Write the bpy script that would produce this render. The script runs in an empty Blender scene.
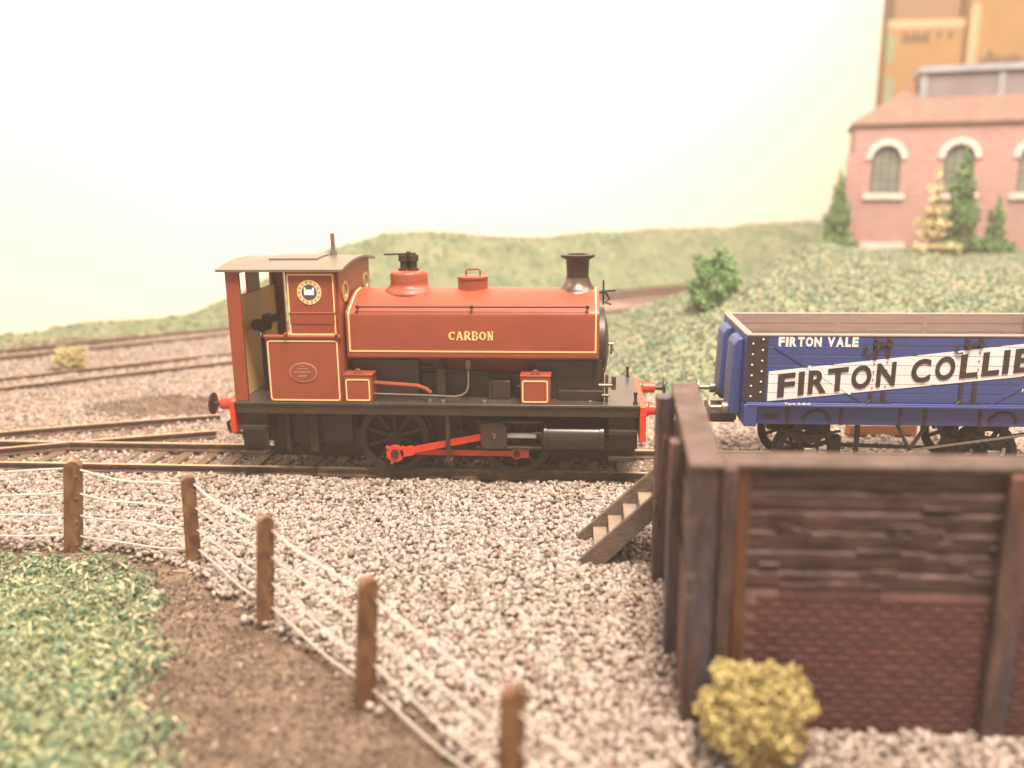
import bpy, math, random
import numpy as np
from mathutils import Vector, Matrix
PI = math.pi
S = bpy.context.scene
COL = S.collection
# ------------------------------------------------------------------ camera (1 unit = 1 cm of the model)
cd = bpy.data.cameras.new('camera'); cam = bpy.data.objects.new('camera', cd); COL.objects.link(cam)
Rc = [[0.9967429, 0.0088586, -0.0801570], [0.0800084, -0.2332641, 0.9691164], [-0.0101127, -0.9723731, -0.2332130]]
cam.matrix_world = Matrix([[Rc[0][0], -Rc[0][1], -Rc[0][2], 0.0], [Rc[1][0], -Rc[1][1], -Rc[1][2], -17.9],
                           [Rc[2][0], -Rc[2][1], -Rc[2][2], 6.1], [0, 0, 0, 1]])
cd.sensor_width = 36; cd.lens = 36 * 860 / 1024; cd.clip_start = .5; cd.clip_end = 600
cd.dof.use_dof = True; cd.dof.focus_distance = 17.9; cd.dof.aperture_fstop = cd.lens / 1000 / 0.21
S.camera = cam
# ------------------------------------------------------------------ room light
W = bpy.data.worlds.new('World'); S.world = W; W.use_nodes = True
bg = W.node_tree.nodes['Background']; bg.inputs[0].default_value = (1.0, .86, .74, 1); bg.inputs[1].default_value = .50
def area(name, loc, target, size, power, col, sy=None):
    l = bpy.data.lights.new(name, 'AREA'); l.energy = power; l.color = col; l.size = size
    if sy: l.shape = 'RECTANGLE'; l.size_y = sy
    o = bpy.data.objects.new(name, l); COL.objects.link(o); o.location = loc
    o.rotation_euler = (Vector(target) - Vector(loc)).to_track_quat('-Z', 'Y').to_euler(); return o
area('ceiling_lamp', (6, -19, 58), (0, 4, 0), 14, 80000, (1, .86, .72))
area('window_light', (-58, 0, 46), (-6, 4, 0), 34, 29000, (1, .93, .88))
area('backdrop_fill', (18, 12, 46), (17, 50, 10), 26, 36000, (1, .88, .80))  # unseen fill light added to brighten the backdrop
S.view_settings.view_transform = 'Standard'; S.view_settings.look = 'None'
S.view_settings.exposure = 0.32; S.view_settings.gamma = 1
# ------------------------------------------------------------------ materials
def lin(c): return tuple(((x / 255) / 12.92 if x / 255 <= .04045 else ((x / 255 + .055) / 1.055) ** 2.4) for x in c)
def mat(name, c1, c2=None, rough=.5, scale=8., metal=0., bump=0., bscale=None, spec=.5, c3=None, detail=4, island=False, stretch=None, coat=0.):
    m = bpy.data.materials.new(name); m.use_nodes = True; nt = m.node_tree; N = nt.nodes; L = nt.links
    b = N['Principled BSDF']; b.inputs['Roughness'].default_value = rough; b.inputs['Metallic'].default_value = metal
    b.inputs['Specular IOR Level'].default_value = spec; b.inputs['Coat Weight'].default_value = coat
    c2 = c2 or tuple(x * .8 for x in c1)
    tc = N.new('ShaderNodeTexCoord'); vec = tc.outputs['Object']
    if stretch:
        mp = N.new('ShaderNodeMapping'); mp.inputs['Scale'].default_value = stretch; L.new(vec, mp.inputs[0]); vec = mp.outputs[0]
    nz = N.new('ShaderNodeTexNoise'); nz.inputs['Scale'].default_value = scale; nz.inputs['Detail'].default_value = detail
    L.new(vec, nz.inputs['Vector'])
    rp = N.new('ShaderNodeValToRGB'); e = rp.color_ramp.elements
    e[0].position = .3; e[0].color = (*c1, 1); e[1].position = .7; e[1].color = (*c2, 1)
    if c3: x = e.new(.5); x.color = (*c3, 1)
    if island:
        g = N.new('ShaderNodeNewGeometry'); L.new(g.outputs['Random Per Island'], rp.inputs[0]); e[0].position = 0.; e[-1].position = 1.
    else: L.new(nz.outputs['Fac'], rp.inputs[0])
    L.new(rp.outputs[0], b.inputs['Base Color'])
    if bump:
        n2 = N.new('ShaderNodeTexNoise'); n2.inputs['Scale'].default_value = bscale or scale * 3; n2.inputs['Detail'].default_value = 5
        L.new(vec, n2.inputs['Vector']); bp = N.new('ShaderNodeBump'); bp.inputs['Strength'].default_value = bump; bp.inputs['Distance'].default_value = .05
        L.new(n2.outputs['Fac'], bp.inputs['Height']); L.new(bp.outputs[0], b.inputs['Normal'])
    return m
M = {}
M['red'] = mat('maroon_paint', (.275, .056, .025), (.31, .066, .030), .43, 2., bump=.03, bscale=60)
M['red_dark'] = mat('boiler_paint', (.20, .035, .018), (.15, .03, .016), .45, 3.)
M['vermilion'] = mat('vermilion_paint', (.72, .055, .022), (.62, .05, .022), .35, 4.)
M['black'] = mat('satin_black', (.036, .021, .015), (.052, .031, .022), .42, 3., bump=.05, bscale=40)
M['soot'] = mat('frame_black', (.024, .013, .009), (.04, .023, .016), .6, 5.)
M['roofm'] = mat('cab_roof_paint', (.15, .112, .086), (.185, .14, .108), .38, 1.6, bump=.04, bscale=30)
M['deck'] = mat('footplate_paint', (.045, .036, .028), (.07, .055, .042), .3, 3.)
M['line'] = mat('cream_line', (.88, .66, .30), (.86, .64, .29), .45)
M['cyl'] = mat('cylinder_black', (.022, .015, .011), (.03, .02, .015), .28, 3., spec=.6)
M['cream'] = mat('cab_cream', (.88, .60, .22), (.84, .56, .20), .5, 2.)
M['grey_int'] = mat('cab_upper_lining', (.30, .22, .15), (.36, .27, .18), .5, 2.)
M['steel'] = mat('bright_steel', (.72, .70, .68), (.6, .58, .55), .25, 6., metal=.7)
M['dull'] = mat('dull_steel', (.30, .26, .22), (.22, .18, .15), .4, 9., metal=.6)
M['brass'] = mat('brass', (.75, .50, .2), (.6, .4, .16), .35, 9., metal=.6)
M['copper'] = mat('burnished_cap', (.20, .13, .10), (.11, .08, .065), .36, 5., metal=.7)
M['white'] = mat('white_print', (.82, .80, .80), (.78, .76, .76), .5)
M['navy'] = mat('badge_navy', (.06, .06, .12), (.08, .07, .12), .5)
M['plate'] = mat('brass_plate', (.42, .27, .2), (.36, .2, .14), .5, 20)
M['blue'] = mat('wagon_blue', (.042, .062, .21), (.050, .072, .235), .45, 3., bump=.06, bscale=30, stretch=(1, 1, 4))
M['wtrim'] = mat('wagon_grey_brown', (.27, .195, .175), (.33, .24, .21), .6, 2., stretch=(1, 6, 6), bump=.1)
M['print'] = mat('black_print', (.035, .02, .018), (.05, .03, .025), .6)
M['rust'] = mat('rail_rust', (.13, .075, .05), (.24, .13, .075), .5, 4., c3=(.10, .065, .05), bump=.1)
M['railtop'] = mat('rail_head', (.62, .45, .29), (.48, .32, .19), .38, 5., metal=.35)
M['sleeper'] = mat('sleeper_wood', (.12, .075, .045), (.20, .13, .08), .8, 3., stretch=(6, 1, 6), bump=.3)
M['dirt'] = mat('brown_earth', (.085, .053, .036), (.235, .16, .11), .95, 2.2, c3=(.14, .092, .063), bump=1., bscale=14., detail=8)
M['grit'] = mat('earth_grit', (.06, .036, .024), (.36, .27, .19), .95, island=True, c3=(.15, .10, .07))
M['gravel'] = mat('pebbles', (.50, .415, .365), (.165, .118, .092), .85, island=True, c3=(.35, .28, .235), bump=.3, bscale=30)
M['gravel_bed'] = mat('gravel_bed', (.21, .15, .11), (.33, .24, .18), .95, 5., bump=.8)
M['turf'] = mat('turf_crumb', (.10, .165, .10), (.60, .54, .34), .9, island=True, c3=(.23, .30, .18))
M['turf2'] = mat('hill_turf', (.12, .18, .12), (.54, .46, .31), .9, island=True, c3=(.25, .30, .185))
M['turf_base'] = mat('turf_base', (.15, .18, .07), (.26, .27, .11), .95, 2., bump=.8)
M['hillm'] = mat('hill_ground', (.13, .17, .10), (.25, .25, .15), .95, .6, c3=(.19, .22, .125), bump=.8, bscale=5.)
M['post'] = mat('fence_wood', (.085, .04, .026), (.26, .145, .075), .6, 3.5, stretch=(2, 2, .9), bump=.25, bscale=14, c3=(.20, .095, .04))
M['wire'] = mat('fence_wire', (.78, .73, .68), (.66, .58, .49), .3, 1., metal=.3)
M['bin_wood'] = mat('bin_timber', (.055, .029, .028), (.19, .11, .10), .46, 2.2, stretch=(.7, 2, 5), bump=.9, bscale=7, c3=(.092, .05, .046))
M['bin_post'] = mat('bin_post_timber', (.055, .03, .03), (.15, .085, .07), .45, 2.2, stretch=(3, 3, .6), bump=.8, bscale=7, c3=(.085, .05, .045))
M['bin_bricks'] = mat('bin_bricks', (.075, .022, .023), (.13, .038, .032), .6, 3., island=True, c3=(.10, .029, .027), bump=.1, bscale=20)
M['bin_mortar'] = mat('bin_mortar', (.19, .105, .09), (.27, .16, .135), .9, 3.)
M['bin_cap'] = mat('bin_top', (.06, .036, .028), (.13, .08, .06), .6, 3., bump=.5, bscale=12)
M['stair'] = mat('stair_wood', (.10, .07, .052), (.16, .115, .085), .6, 4., bump=.4, bscale=20)
M['tread'] = mat('stair_tread', (.21, .155, .115), (.29, .215, .16), .7, 4., bump=.3)
M['yellow'] = mat('yellow_foam', (.21, .15, .05), (.66, .55, .26), .95, island=True, c3=(.42, .33, .12))
M['leaf'] = mat('dark_foam', (.05, .12, .04), (.20, .28, .10), .9, island=True, c3=(.10, .19, .065))
M['leaf_b'] = mat('bright_foam', (.07, .20, .05), (.22, .38, .12), .9, island=True)
M['leaf_m'] = mat('olive_foam', (.05, .13, .045), (.24, .36, .14), .9, island=True)
M['leaf_y'] = mat('yellow_leaf', (.36, .30, .14), (.62, .52, .28), .9, island=True)
M['bark'] = mat('bark', (.13, .07, .045), (.2, .12, .08), .9, 5.)
M['wall'] = mat('backdrop_paint', (.86, .78, .655), (.84, .76, .64), .9, .05)
M['slate'] = mat('shed_roof_tiles', (.25, .135, .10), (.18, .10, .076), .7, 1.5, bump=.2)
M['stone'] = mat('shed_stone', (.58, .52, .46), (.50, .44, .39), .8, 2.)
M['glass'] = mat('shed_glass', (.10, .12, .09), (.19, .20, .14), .25, 1.)
M['leadgrey'] = mat('vent_grey', (.19, .19, .20), (.27, .26, .27), .5, 1.)
M['ventdark'] = mat('vent_louvre', (.14, .12, .12), (.19, .15, .15), .5, 1.)
M['card'] = mat('cardboard', (.42, .22, .07), (.50, .27, .09), .8, .3)
M['card_d'] = mat('cardboard_dark', (.33, .19, .09), (.40, .23, .11), .8, .3)
M['ink'] = mat('carton_ink', (.14, .07, .035), (.17, .09, .05), .8)
M['tape'] = mat('pale_tape', (.72, .50, .28), (.68, .46, .25), .5)
M['pgreen'] = mat('green_label', (.33, .38, .2), (.28, .33, .17), .7)
def brickmat(name, c1, c2, mortar, bw, bh, ms=.012, bump=.5, big=1.):
    m = mat(name, c1, c2, .75, 1.2); nt = m.node_tree; N = nt.nodes; L = nt.links; b = N['Principled BSDF']
    tc = N.new('ShaderNodeTexCoord'); sp = N.new('ShaderNodeSeparateXYZ'); L.new(tc.outputs['Object'], sp.inputs[0])
    ad = N.new('ShaderNodeMath'); ad.operation = 'ADD'; L.new(sp.outputs[0], ad.inputs[0]); L.new(sp.outputs[1], ad.inputs[1])
    cb = N.new('ShaderNodeCombineXYZ'); L.new(ad.outputs[0], cb.inputs[0]); L.new(sp.outputs[2], cb.inputs[1])
    bt = N.new('ShaderNodeTexBrick'); L.new(cb.outputs[0], bt.inputs['Vector']); bt.inputs['Scale'].default_value = 1
    bt.inputs['Brick Width'].default_value = bw; bt.inputs['Row Height'].default_value = bh; bt.inputs['Mortar Size'].default_value = ms
    bt.inputs['Mortar'].default_value = (*mortar, 1); bt.inputs['Mortar Smooth'].default_value = .4
    rp = [n for n in N if n.type == 'VALTORGB'][0]
    L.new(rp.outputs[0], bt.inputs['Color1']); bt.inputs['Color2'].default_value = (*c2, 1)
    L.new(bt.outputs[0], b.inputs['Base Color'])
    bp = N.new('ShaderNodeBump'); bp.inputs['Strength'].default_value = bump; bp.inputs['Distance'].default_value = .03; bp.invert = True
    L.new(bt.outputs['Fac'], bp.inputs['Height']); L.new(bp.outputs[0], b.inputs['Normal']); return m
M['brick'] = brickmat('shed_brick', (.27, .115, .10), (.36, .19, .165), (.40, .26, .225), .55, .19, .03, .3)
M['bin_brick'] = brickmat('bin_brick', (.14, .04, .034), (.09, .026, .024), (.24, .125, .10), .30, .098, .018, 1.)
# weathering of the bin: blue-grey and orange paint streaks running down
def streaks(m, zdir=True):
    nt = m.node_tree; N = nt.nodes; L = nt.links; b = N['Principled BSDF']
    src = b.inputs['Base Color'].links[0].from_socket
    tc = N.new('ShaderNodeTexCoord')
    for (sc, seed, col, lo) in (((2.6, 2.6, .35), 3.1, (.060, .075, .13), .60), ((2.1, 2.1, .3), 9.4, (.33, .105, .035), .63), ((3, 3, 7), 5.2, (.30, .19, .15), .66)):
        mp = N.new('ShaderNodeMapping'); mp.inputs['Scale'].default_value = sc; mp.inputs['Location'].default_value = (seed, seed, seed); L.new(tc.outputs['Object'], mp.inputs[0])
        nz = N.new('ShaderNodeTexNoise'); nz.inputs['Scale'].default_value = 1.; nz.inputs['Detail'].default_value = 5; L.new(mp.outputs[0], nz.inputs['Vector'])
        mr = N.new('ShaderNodeMapRange'); mr.inputs['From Min'].default_value = lo - .06; mr.inputs['From Max'].default_value = lo + .12; mr.inputs['To Max'].default_value = .6; L.new(nz.outputs['Fac'], mr.inputs['Value'])
        mx = N.new('ShaderNodeMix'); mx.data_type = 'RGBA'; L.new(mr.outputs[0], mx.inputs['Factor']); L.new(src, mx.inputs['A']); mx.inputs['B'].default_value = (*col, 1); src = mx.outputs['Result']
    L.new(src, b.inputs['Base Color'])
streaks(M['bin_post']); streaks(M['bin_brick'])
# ------------------------------------------------------------------ mesh helpers
ORG = {}
def tag(o, label=None, cat=None, group=None, kind=None):
    if label: o['label'] = label
    if cat: o['category'] = cat
    if group: o['group'] = group
    if kind: o['kind'] = kind
    return o
def thing(name, label, cat, loc=(0, 0, 0), group=None, rz=0):
    o = bpy.data.objects.new(name, None); COL.objects.link(o); o.location = loc; o.rotation_euler.z = rz; o.empty_display_size = .3
    ORG[o.name] = Vector(loc); return tag(o, label, cat, group)
class MB:
    def __init__(s): s.v = []; s.f = []; s.m = []
    def add(s, vs, fs, mi=0):
        k = len(s.v); s.v += [tuple(v) for v in vs]; s.f += [tuple(i + k for i in f) for f in fs]; s.m += [mi] * len(fs); return s
    def box(s, x0, x1, y0, y1, z0, z1, mi=0):
        vs = [(x, y, z) for x in (x0, x1) for y in (y0, y1) for z in (z0, z1)]
        return s.add(vs, [(0, 1, 3, 2), (4, 6, 7, 5), (0, 4, 5, 1), (2, 3, 7, 6), (0, 2, 6, 4), (1, 5, 7, 3)], mi)
    def bar(s, p0, p1, w, h, mi=0, up=(0, 0, 1)):
        p0, p1 = Vector(p0), Vector(p1); d = (p1 - p0).normalized(); a = d.cross(Vector(up)).normalized(); b = a.cross(d)
        vs = [p + a * (i * w / 2) + b * (j * h / 2) for p in (p0, p1) for i in (-1, 1) for j in (-1, 1)]
        return s.add(vs, [(0, 1, 3, 2), (4, 6, 7, 5), (0, 4, 5, 1), (2, 3, 7, 6), (0, 2, 6, 4), (1, 5, 7, 3)], mi)
    def tube(s, pts, r, n=10, mi=0, cap=True):
        pts = [Vector(p) for p in pts]; k = len(s.v); rs = r if isinstance(r, (list, tuple)) else [r] * len(pts); vs = []; a = None
        for i, p in enumerate(pts):
            d = (pts[min(i + 1, len(pts) - 1)] - pts[max(i - 1, 0)]).normalized()
            a = (Vector((0, 0, 1)) if abs(d.z) < .9 else Vector((1, 0, 0))) if a is None else a
            a = (a - d * a.dot(d)).normalized(); b = d.cross(a)
            vs += [p + (a * math.cos(t) + b * math.sin(t)) * rs[i] for t in [2 * PI * j / n for j in range(n)]]
        fs = [(i * n + j, i * n + (j + 1) % n, (i + 1) * n + (j + 1) % n, (i + 1) * n + j) for i in range(len(pts) - 1) for j in range(n)]
        if cap: fs += [tuple(range(n))[::-1], tuple((len(pts) - 1) * n + j for j in range(n))]
        return s.add(vs, fs, mi)
    def lathe(s, prof, c, axis='z', n=40, mi=0):      # prof: (radius, height) list
        vs = []
        for r, h in prof:
            for j in range(n):
                t = 2 * PI * j / n; a, b = r * math.cos(t), r * math.sin(t)
                p = {'z': (a, b, h), 'x': (h, a, b), 'y': (a, h, b)}[axis]; vs.append((p[0] + c[0], p[1] + c[1], p[2] + c[2]))
        fs = [(i * n + j, i * n + (j + 1) % n, (i + 1) * n + (j + 1) % n, (i + 1) * n + j) for i in range(len(prof) - 1) for j in range(n)]
        return s.add(vs, fs, mi)
    def prism(s, poly, axis, a0, a1, mi=0):            # poly in the two other axes
        n = len(poly); vs = []
        for a in (a0, a1):
            for p, q in poly: vs.append({'x': (a, p, q), 'y': (p, a, q), 'z': (p, q, a)}[axis])
        return s.add(vs, [tuple(range(n)), tuple(range(n, 2 * n))[::-1]] + [(i, (i + 1) % n, n + (i + 1) % n, n + i) for i in range(n)], mi)
    def frame(s, x0, x1, z0, z1, y, w=.03, r=.05, t=.008, mi=0):   # rounded-rectangle outline lying on a y = const face
        def loop(d):
            rr = max(r - d, .004); o = []
            for cx, cz, a in ((x1 - d - rr, z1 - d - rr, 0), (x0 + d + rr, z1 - d - rr, PI / 2), (x0 + d + rr, z0 + d + rr, PI), (x1 - d - rr, z0 + d + rr, 1.5 * PI)):
                o += [(cx + rr * math.cos(a + k * PI / 8), cz + rr * math.sin(a + k * PI / 8)) for k in range(5)]
            return o
        A, B = loop(0), loop(w); n = len(A)
        vs = [(p, y - t, q) for p, q in A + B] + [(p, y, q) for p, q in A + B]
        fs = [(i, (i + 1) % n, n + (i + 1) % n, n + i) for i in range(n)] + [(i, 2 * n + i, 2 * n + (i + 1) % n, (i + 1) % n) for i in range(n)] + [(n + i, n + (i + 1) % n, 3 * n + (i + 1) % n, 3 * n + i) for i in range(n)]
        return s.add(vs, fs, mi)
    def build(s, name, mats, parent=None, smooth=35, bevel=0, label=None, origin=None):
        if not isinstance(mats, (list, tuple)): mats = [mats]
        me = bpy.data.meshes.new(name)
        base = ORG.get(parent.name, Vector()) if parent else Vector()
        org = Vector(origin) if origin else base
        me.from_pydata([tuple(Vector(v) - org) for v in s.v], [], s.f)
        for m in mats: me.materials.append(M[m])
        me.polygons.foreach_set('material_index', s.m)
        import bmesh
        bm = bmesh.new(); bm.from_mesh(me); bmesh.ops.recalc_face_normals(bm, faces=bm.faces); bm.to_mesh(me); bm.free()
        if smooth:
            me.polygons.foreach_set('use_smooth', [True] * len(me.polygons)); me.set_sharp_from_angle(angle=math.radians(smooth))
        o = bpy.data.objects.new(name, me); COL.objects.link(o); o.location = org - base
        if parent: o.parent = parent
        ORG[o.name] = org
        if bevel:
            b = o.modifiers.new('bevel', 'BEVEL'); b.width = bevel; b.segments = 2; b.limit_method = 'ANGLE'
        if label: o['label'] = label
        return o
def text_mesh(txt, w, h, thick=.006, bold=.0, serif=False, spacing=1.):
    c = bpy.data.curves.new('t', 'FONT'); c.body = txt; c.size = 1; c.extrude = .5; c.offset = bold; c.resolution_u = 4; c.space_character = spacing
    o = bpy.data.objects.new('t', c); COL.objects.link(o); bpy.context.view_layer.update()
    me = bpy.data.meshes.new_from_object(o.evaluated_get(bpy.context.evaluated_depsgraph_get())); bpy.data.objects.remove(o)
    P = [v.co.copy() for v in me.vertices]; x0 = min(p.x for p in P); x1 = max(p.x for p in P); y0 = min(p.y for p in P); y1 = max(p.y for p in P)
    vs = [((p.x - x0) / (x1 - x0) * w, -thick * (p.z + .5), (p.y - y0) / (y1 - y0) * h) for p in P]
    return vs, [tuple(f.vertices) for f in me.polygons]
def put_text(mb, txt, x, y, z, w, h, slope=0., bold=0., mi=0, thick=.006, spacing=1.):
    vs, fs = text_mesh(txt, w, h, thick, bold, spacing=spacing)
    mb.add([(x + a, y + b, z + c + slope * a) for a, b, c in vs], fs, mi)
def copy_tree(o, parent=None):
    c = o.copy(); COL.objects.link(c); ORG[c.name] = ORG.get(o.name, Vector())
    if parent: c.parent = parent
    for ch in [k for k in ALLCH(o)]: copy_tree(ch, c)
    return c
def ALLCH(o): return [k for k in bpy.data.objects if k.parent == o]
# ------------------------------------------------------------------ numpy helpers for loose material
rng = np.random.default_rng(7); random.seed(7)
def ico(sub=0):
    import bmesh
    bm = bmesh.new(); bmesh.ops.create_icosphere(bm, subdivisions=sub + 1, radius=1); bm.verts.ensure_lookup_table()
    v = np.array([p.co[:] for p in bm.verts]); f = np.array([[q.index for q in t.verts] for t in bm.faces]); bm.free(); return v, f
TET = (np.array([[1, 0, -.6], [-.6, .9, -.6], [-.6, -.9, -.6], [0, 0, 1.]]), np.array([[0, 1, 2], [0, 3, 1], [1, 3, 2], [2, 3, 0]]))
OCT = (np.array([[1, 0, 0], [-1, 0, 0], [0, 1, 0], [0, -1, 0], [0, 0, 1], [0, 0, -1.]]), np.array([[0, 2, 4], [2, 1, 4], [1, 3, 4], [3, 0, 4], [2, 0, 5], [1, 2, 5], [3, 1, 5], [0, 3, 5]]))
def scatter(P, size, base, aniso=(1, .75, .6), jit=.18, smooth=False):
    v, f = base; n = len(P); nv = len(v)
    q = rng.normal(size=(n, 4)); q /= np.linalg.norm(q, axis=1)[:, None]; w, x, y, z = q.T
    R = np.stack([1 - 2 * (y * y + z * z), 2 * (x * y - z * w), 2 * (x * z + y * w), 2 * (x * y + z * w), 1 - 2 * (x * x + z * z), 2 * (y * z - x * w), 2 * (x * z - y * w), 2 * (y * z + x * w), 1 - 2 * (x * x + y * y)], 1).reshape(n, 3, 3)
    sc = np.array(aniso)[None, :] * rng.uniform(.8, 1.2, (n, 3)) * np.asarray(size).reshape(-1, 1)
    V = v[None] * (1 + rng.uniform(-jit, jit, (n, nv, 1))) * sc[:, None, :]
    V = np.einsum('nij,nkj->nki', R, V) + P[:, None, :]
    F = f[None] + (np.arange(n) * nv)[:, None, None]
    return V.reshape(-1, 3), F.reshape(-1, 3)
def np_mesh(name, V, F, m, parent=None, smooth=False, origin=(0, 0, 0), mats=None, mi=None):
    me = bpy.data.meshes.new(name); V = V - np.array(origin)
    me.vertices.add(len(V)); me.vertices.foreach_set('co', V.astype(np.float32).ravel())
    me.loops.add(F.size); me.loops.foreach_set('vertex_index', F.astype(np.int32).ravel())
    me.polygons.add(len(F)); me.polygons.foreach_set('loop_start', (np.arange(len(F)) * 3).astype(np.int32)); me.polygons.foreach_set('loop_total', np.full(len(F), 3, np.int32))
    me.polygons.foreach_set('use_smooth', np.full(len(F), smooth))
    for k in (mats or [m]): me.materials.append(M[k])
    if mi is not None: me.polygons.foreach_set('material_index', mi.astype(np.int32))
    me.update(calc_edges=True)
    o = bpy.data.objects.new(name, me); COL.objects.link(o); ORG[o.name] = Vector(origin)
    o.location = Vector(origin) - (ORG.get(parent.name, Vector()) if parent else Vector())
    if parent: o.parent = parent
    return o
def vnoise(x, y, s, seed=0):        # smooth value noise
    r = np.random.default_rng(seed); T = r.uniform(-1, 1, (64, 64)); x = x / s + 100; y = y / s + 100
    i = np.floor(x).astype(int); j = np.floor(y).astype(int); u = x - i; v = y - j; u = u * u * (3 - 2 * u); v = v * v * (3 - 2 * v)
    g = lambda a, b: T[a % 64, b % 64]
    return (g(i, j) * (1 - u) + g(i + 1, j) * u) * (1 - v) + (g(i, j + 1) * (1 - u) + g(i + 1, j + 1) * u) * v
def sst(x): x = np.clip(x, 0, 1); return x * x * (3 - 2 * x)
def seen(P, marg=40, dmax=500):       # what the photograph could plausibly show, with a margin
    C = np.array([0, -17.9, 6.1]); c = (P - C) @ np.array(Rc); u = 512 + 860 * c[:, 0] / c[:, 2]; v = 384 + 860 * c[:, 1] / c[:, 2]
    return (c[:, 2] > 1) & (u > -marg * 4) & (u < 1024 + marg * 4) & (v > -marg) & (v < 768 + marg * 2)
def inpoly(x, y, poly):
    r = np.zeros(len(x), bool); n = len(poly)
    for i in range(n):
        x0, y0 = poly[i]; x1, y1 = poly[(i + 1) % n]
        c = ((y0 > y) != (y1 > y)) & (x < (x1 - x0) * (y - y0) / ((y1 - y0) or 1e-9) + x0); r ^= c
    return r
GZ = -.62
DIRT = [(-30, -3.45), (-10.9, -3.6), (-9.1, -3.45), (-7.6, -3.9), (-6.6, -4.5), (-5.5, -5.5), (-4.1, -6.6), (-2.5, -7.6), (-1.2, -9.2), (-.3, -11), (0, -16), (-30, -16)]
TURF = [(-30, -3.9), (-10.6, -4.25), (-8.5, -4.35), (-7.5, -4.9), (-6.7, -6.0), (-6.0, -7.0), (-5.75, -8.1), (-5.1, -8.8), (-4.5, -9.8), (-4.3, -16), (-30, -16)]
def ground(x, y):
    h = GZ + .05 * vnoise(x, y, 1.7, 1) + .03 * vnoise(x, y, .6, 2)
    h = h + np.where((y > .25) & (y < 2.9), -.035, .02 * ((y > -1) & (y < 3.6)))
    h = h - .11 * sst(x / 1.5) * sst((-y - 6) / 1.5)
    return h
def sc(x, y): return (x + 15.4) * -.585 + (y - 18.2) * .81
def tc_(x, y): return (x + 15.4) * .81 + (y - 18.2) * .585
def hill_far(x, y):
    s, t = sc(x, y), tc_(x, y)
    H = .75 + 2.6 * sst((t + 5) / 16) + .45 * np.exp(-((t - 13) / 5.) ** 2) - .25 * sst((t - 12) / 8)
    return GZ - .15 + H * sst((s - 1.6 + .3 * vnoise(x, y, 2.5, 6)) / 6.) + .15 * vnoise(x, y, 2.2, 3) * sst((s - 1.6) / 3) + .07 * vnoise(x, y, .9, 5)
def hill_near(x, y):
    d = np.minimum(-sc(x, y) - 5.2 + .95 * np.maximum(0, x - 7), np.minimum((y - 7.6 - .25 * np.maximum(0, 4 - x)) * 1.0, (x + .3) * 1.2))
    d = d + .5 * vnoise(x, y, 2.3, 11)
    h = 2.35 * sst(d / 9.5) + .35 * sst(d / 1.5) + .90 * np.exp(-((x - 10.6) / 3.) ** 2 - ((y - 26.5) / 5.) ** 2) * sst(d / 3)
    return GZ - .12 + h + (.14 * vnoise(x, y, 1.9, 12) + .08 * vnoise(x, y, .8, 13)) * sst(d / 1.5)
def sheet(name, fn, xs, ys, m, kind='structure', keep=None):
    X, Y = np.meshgrid(xs, ys, indexing='ij'); V = np.stack([X, Y, fn(X.ravel(), Y.ravel()).reshape(X.shape)], -1).reshape(-1, 3)
    nx, ny = X.shape; i, j = np.meshgrid(np.arange(nx - 1), np.arange(ny - 1), indexing='ij'); a = (i * ny + j).ravel()
    F = np.concatenate([np.stack([a, a + ny, a + ny + 1], 1), np.stack([a, a + ny + 1, a + 1], 1)])
    if keep is not None:
        c = V[F].mean(1); F = F[keep(c[:, 0], c[:, 1], c[:, 2])]
    o = np_mesh(name, V, F, m, smooth=True); tag(o, kind=kind); return o
# ------------------------------------------------------------------ the setting
XS = np.concatenate([np.arange(-70, -22, 3.), np.arange(-22, 14, .18), np.arange(14, 71, 3.)])
YS = np.concatenate([np.arange(-18, 12, .18), np.arange(12, 86, 2.)])
sheet('ground', ground, XS, YS, 'dirt')
sheet('gravel_bed', lambda x, y: ground(x, y) + .02, np.arange(-34, 26, .4), np.arange(-16, 30, .4), 'gravel_bed',
      keep=lambda x, y, z: ~inpoly(x, y, DIRT) & (sc(x, y) < 2.2) & ~(((x + 12.6) / 2.6) ** 2 + ((y - 6.6) / 1.3) ** 2 < 1))
sheet('far_hill', hill_far, np.arange(-40, 48, .45), np.arange(4, 72, .45), 'hillm', keep=lambda x, y, z: (sc(x, y) > 1.2) & (sc(x, y) < 13))
sheet('near_hill', hill_near, np.arange(-1, 46, .35), np.arange(6.8, 46, .35), 'hillm', keep=lambda x, y, z: (z > GZ - .1))
# backdrop board, curved
mb = MB(); pl = [(-75, -24), (-45, -1), (-31, 12.5), (-25, 17.6), (-19, 22), (-14.5, 27.5), (-8, 34.5), (0, 41), (10, 48.5), (23.9, 58.4)]
def cr(P, k=6):
    o = []; Q = [P[0]] + P + [P[-1]]
    for i in range(1, len(Q) - 2):
        p0, p1, p2, p3 = [np.array(q, float) for q in Q[i - 1:i + 3]]
        for j in range(k):
            t = j / k; o.append(tuple(.5 * ((2 * p1) + (p2 - p0) * t + (2 * p0 - 5 * p1 + 4 * p2 - p3) * t * t + (3 * p1 - p0 - 3 * p2 + p3) * t ** 3)))
    return o + [tuple(P[-1])]
cp = cr(pl); mb.prism([(x, y) for x, y in cp] + [(x - .2, y + .5) for x, y in cp[::-1]], 'z', -.8, 40)
o = mb.build('backdrop_board', 'wall', smooth=60); tag(o, 'plain cream white backdrop wall curving behind the railway layout and its hills', 'backdrop')
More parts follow.
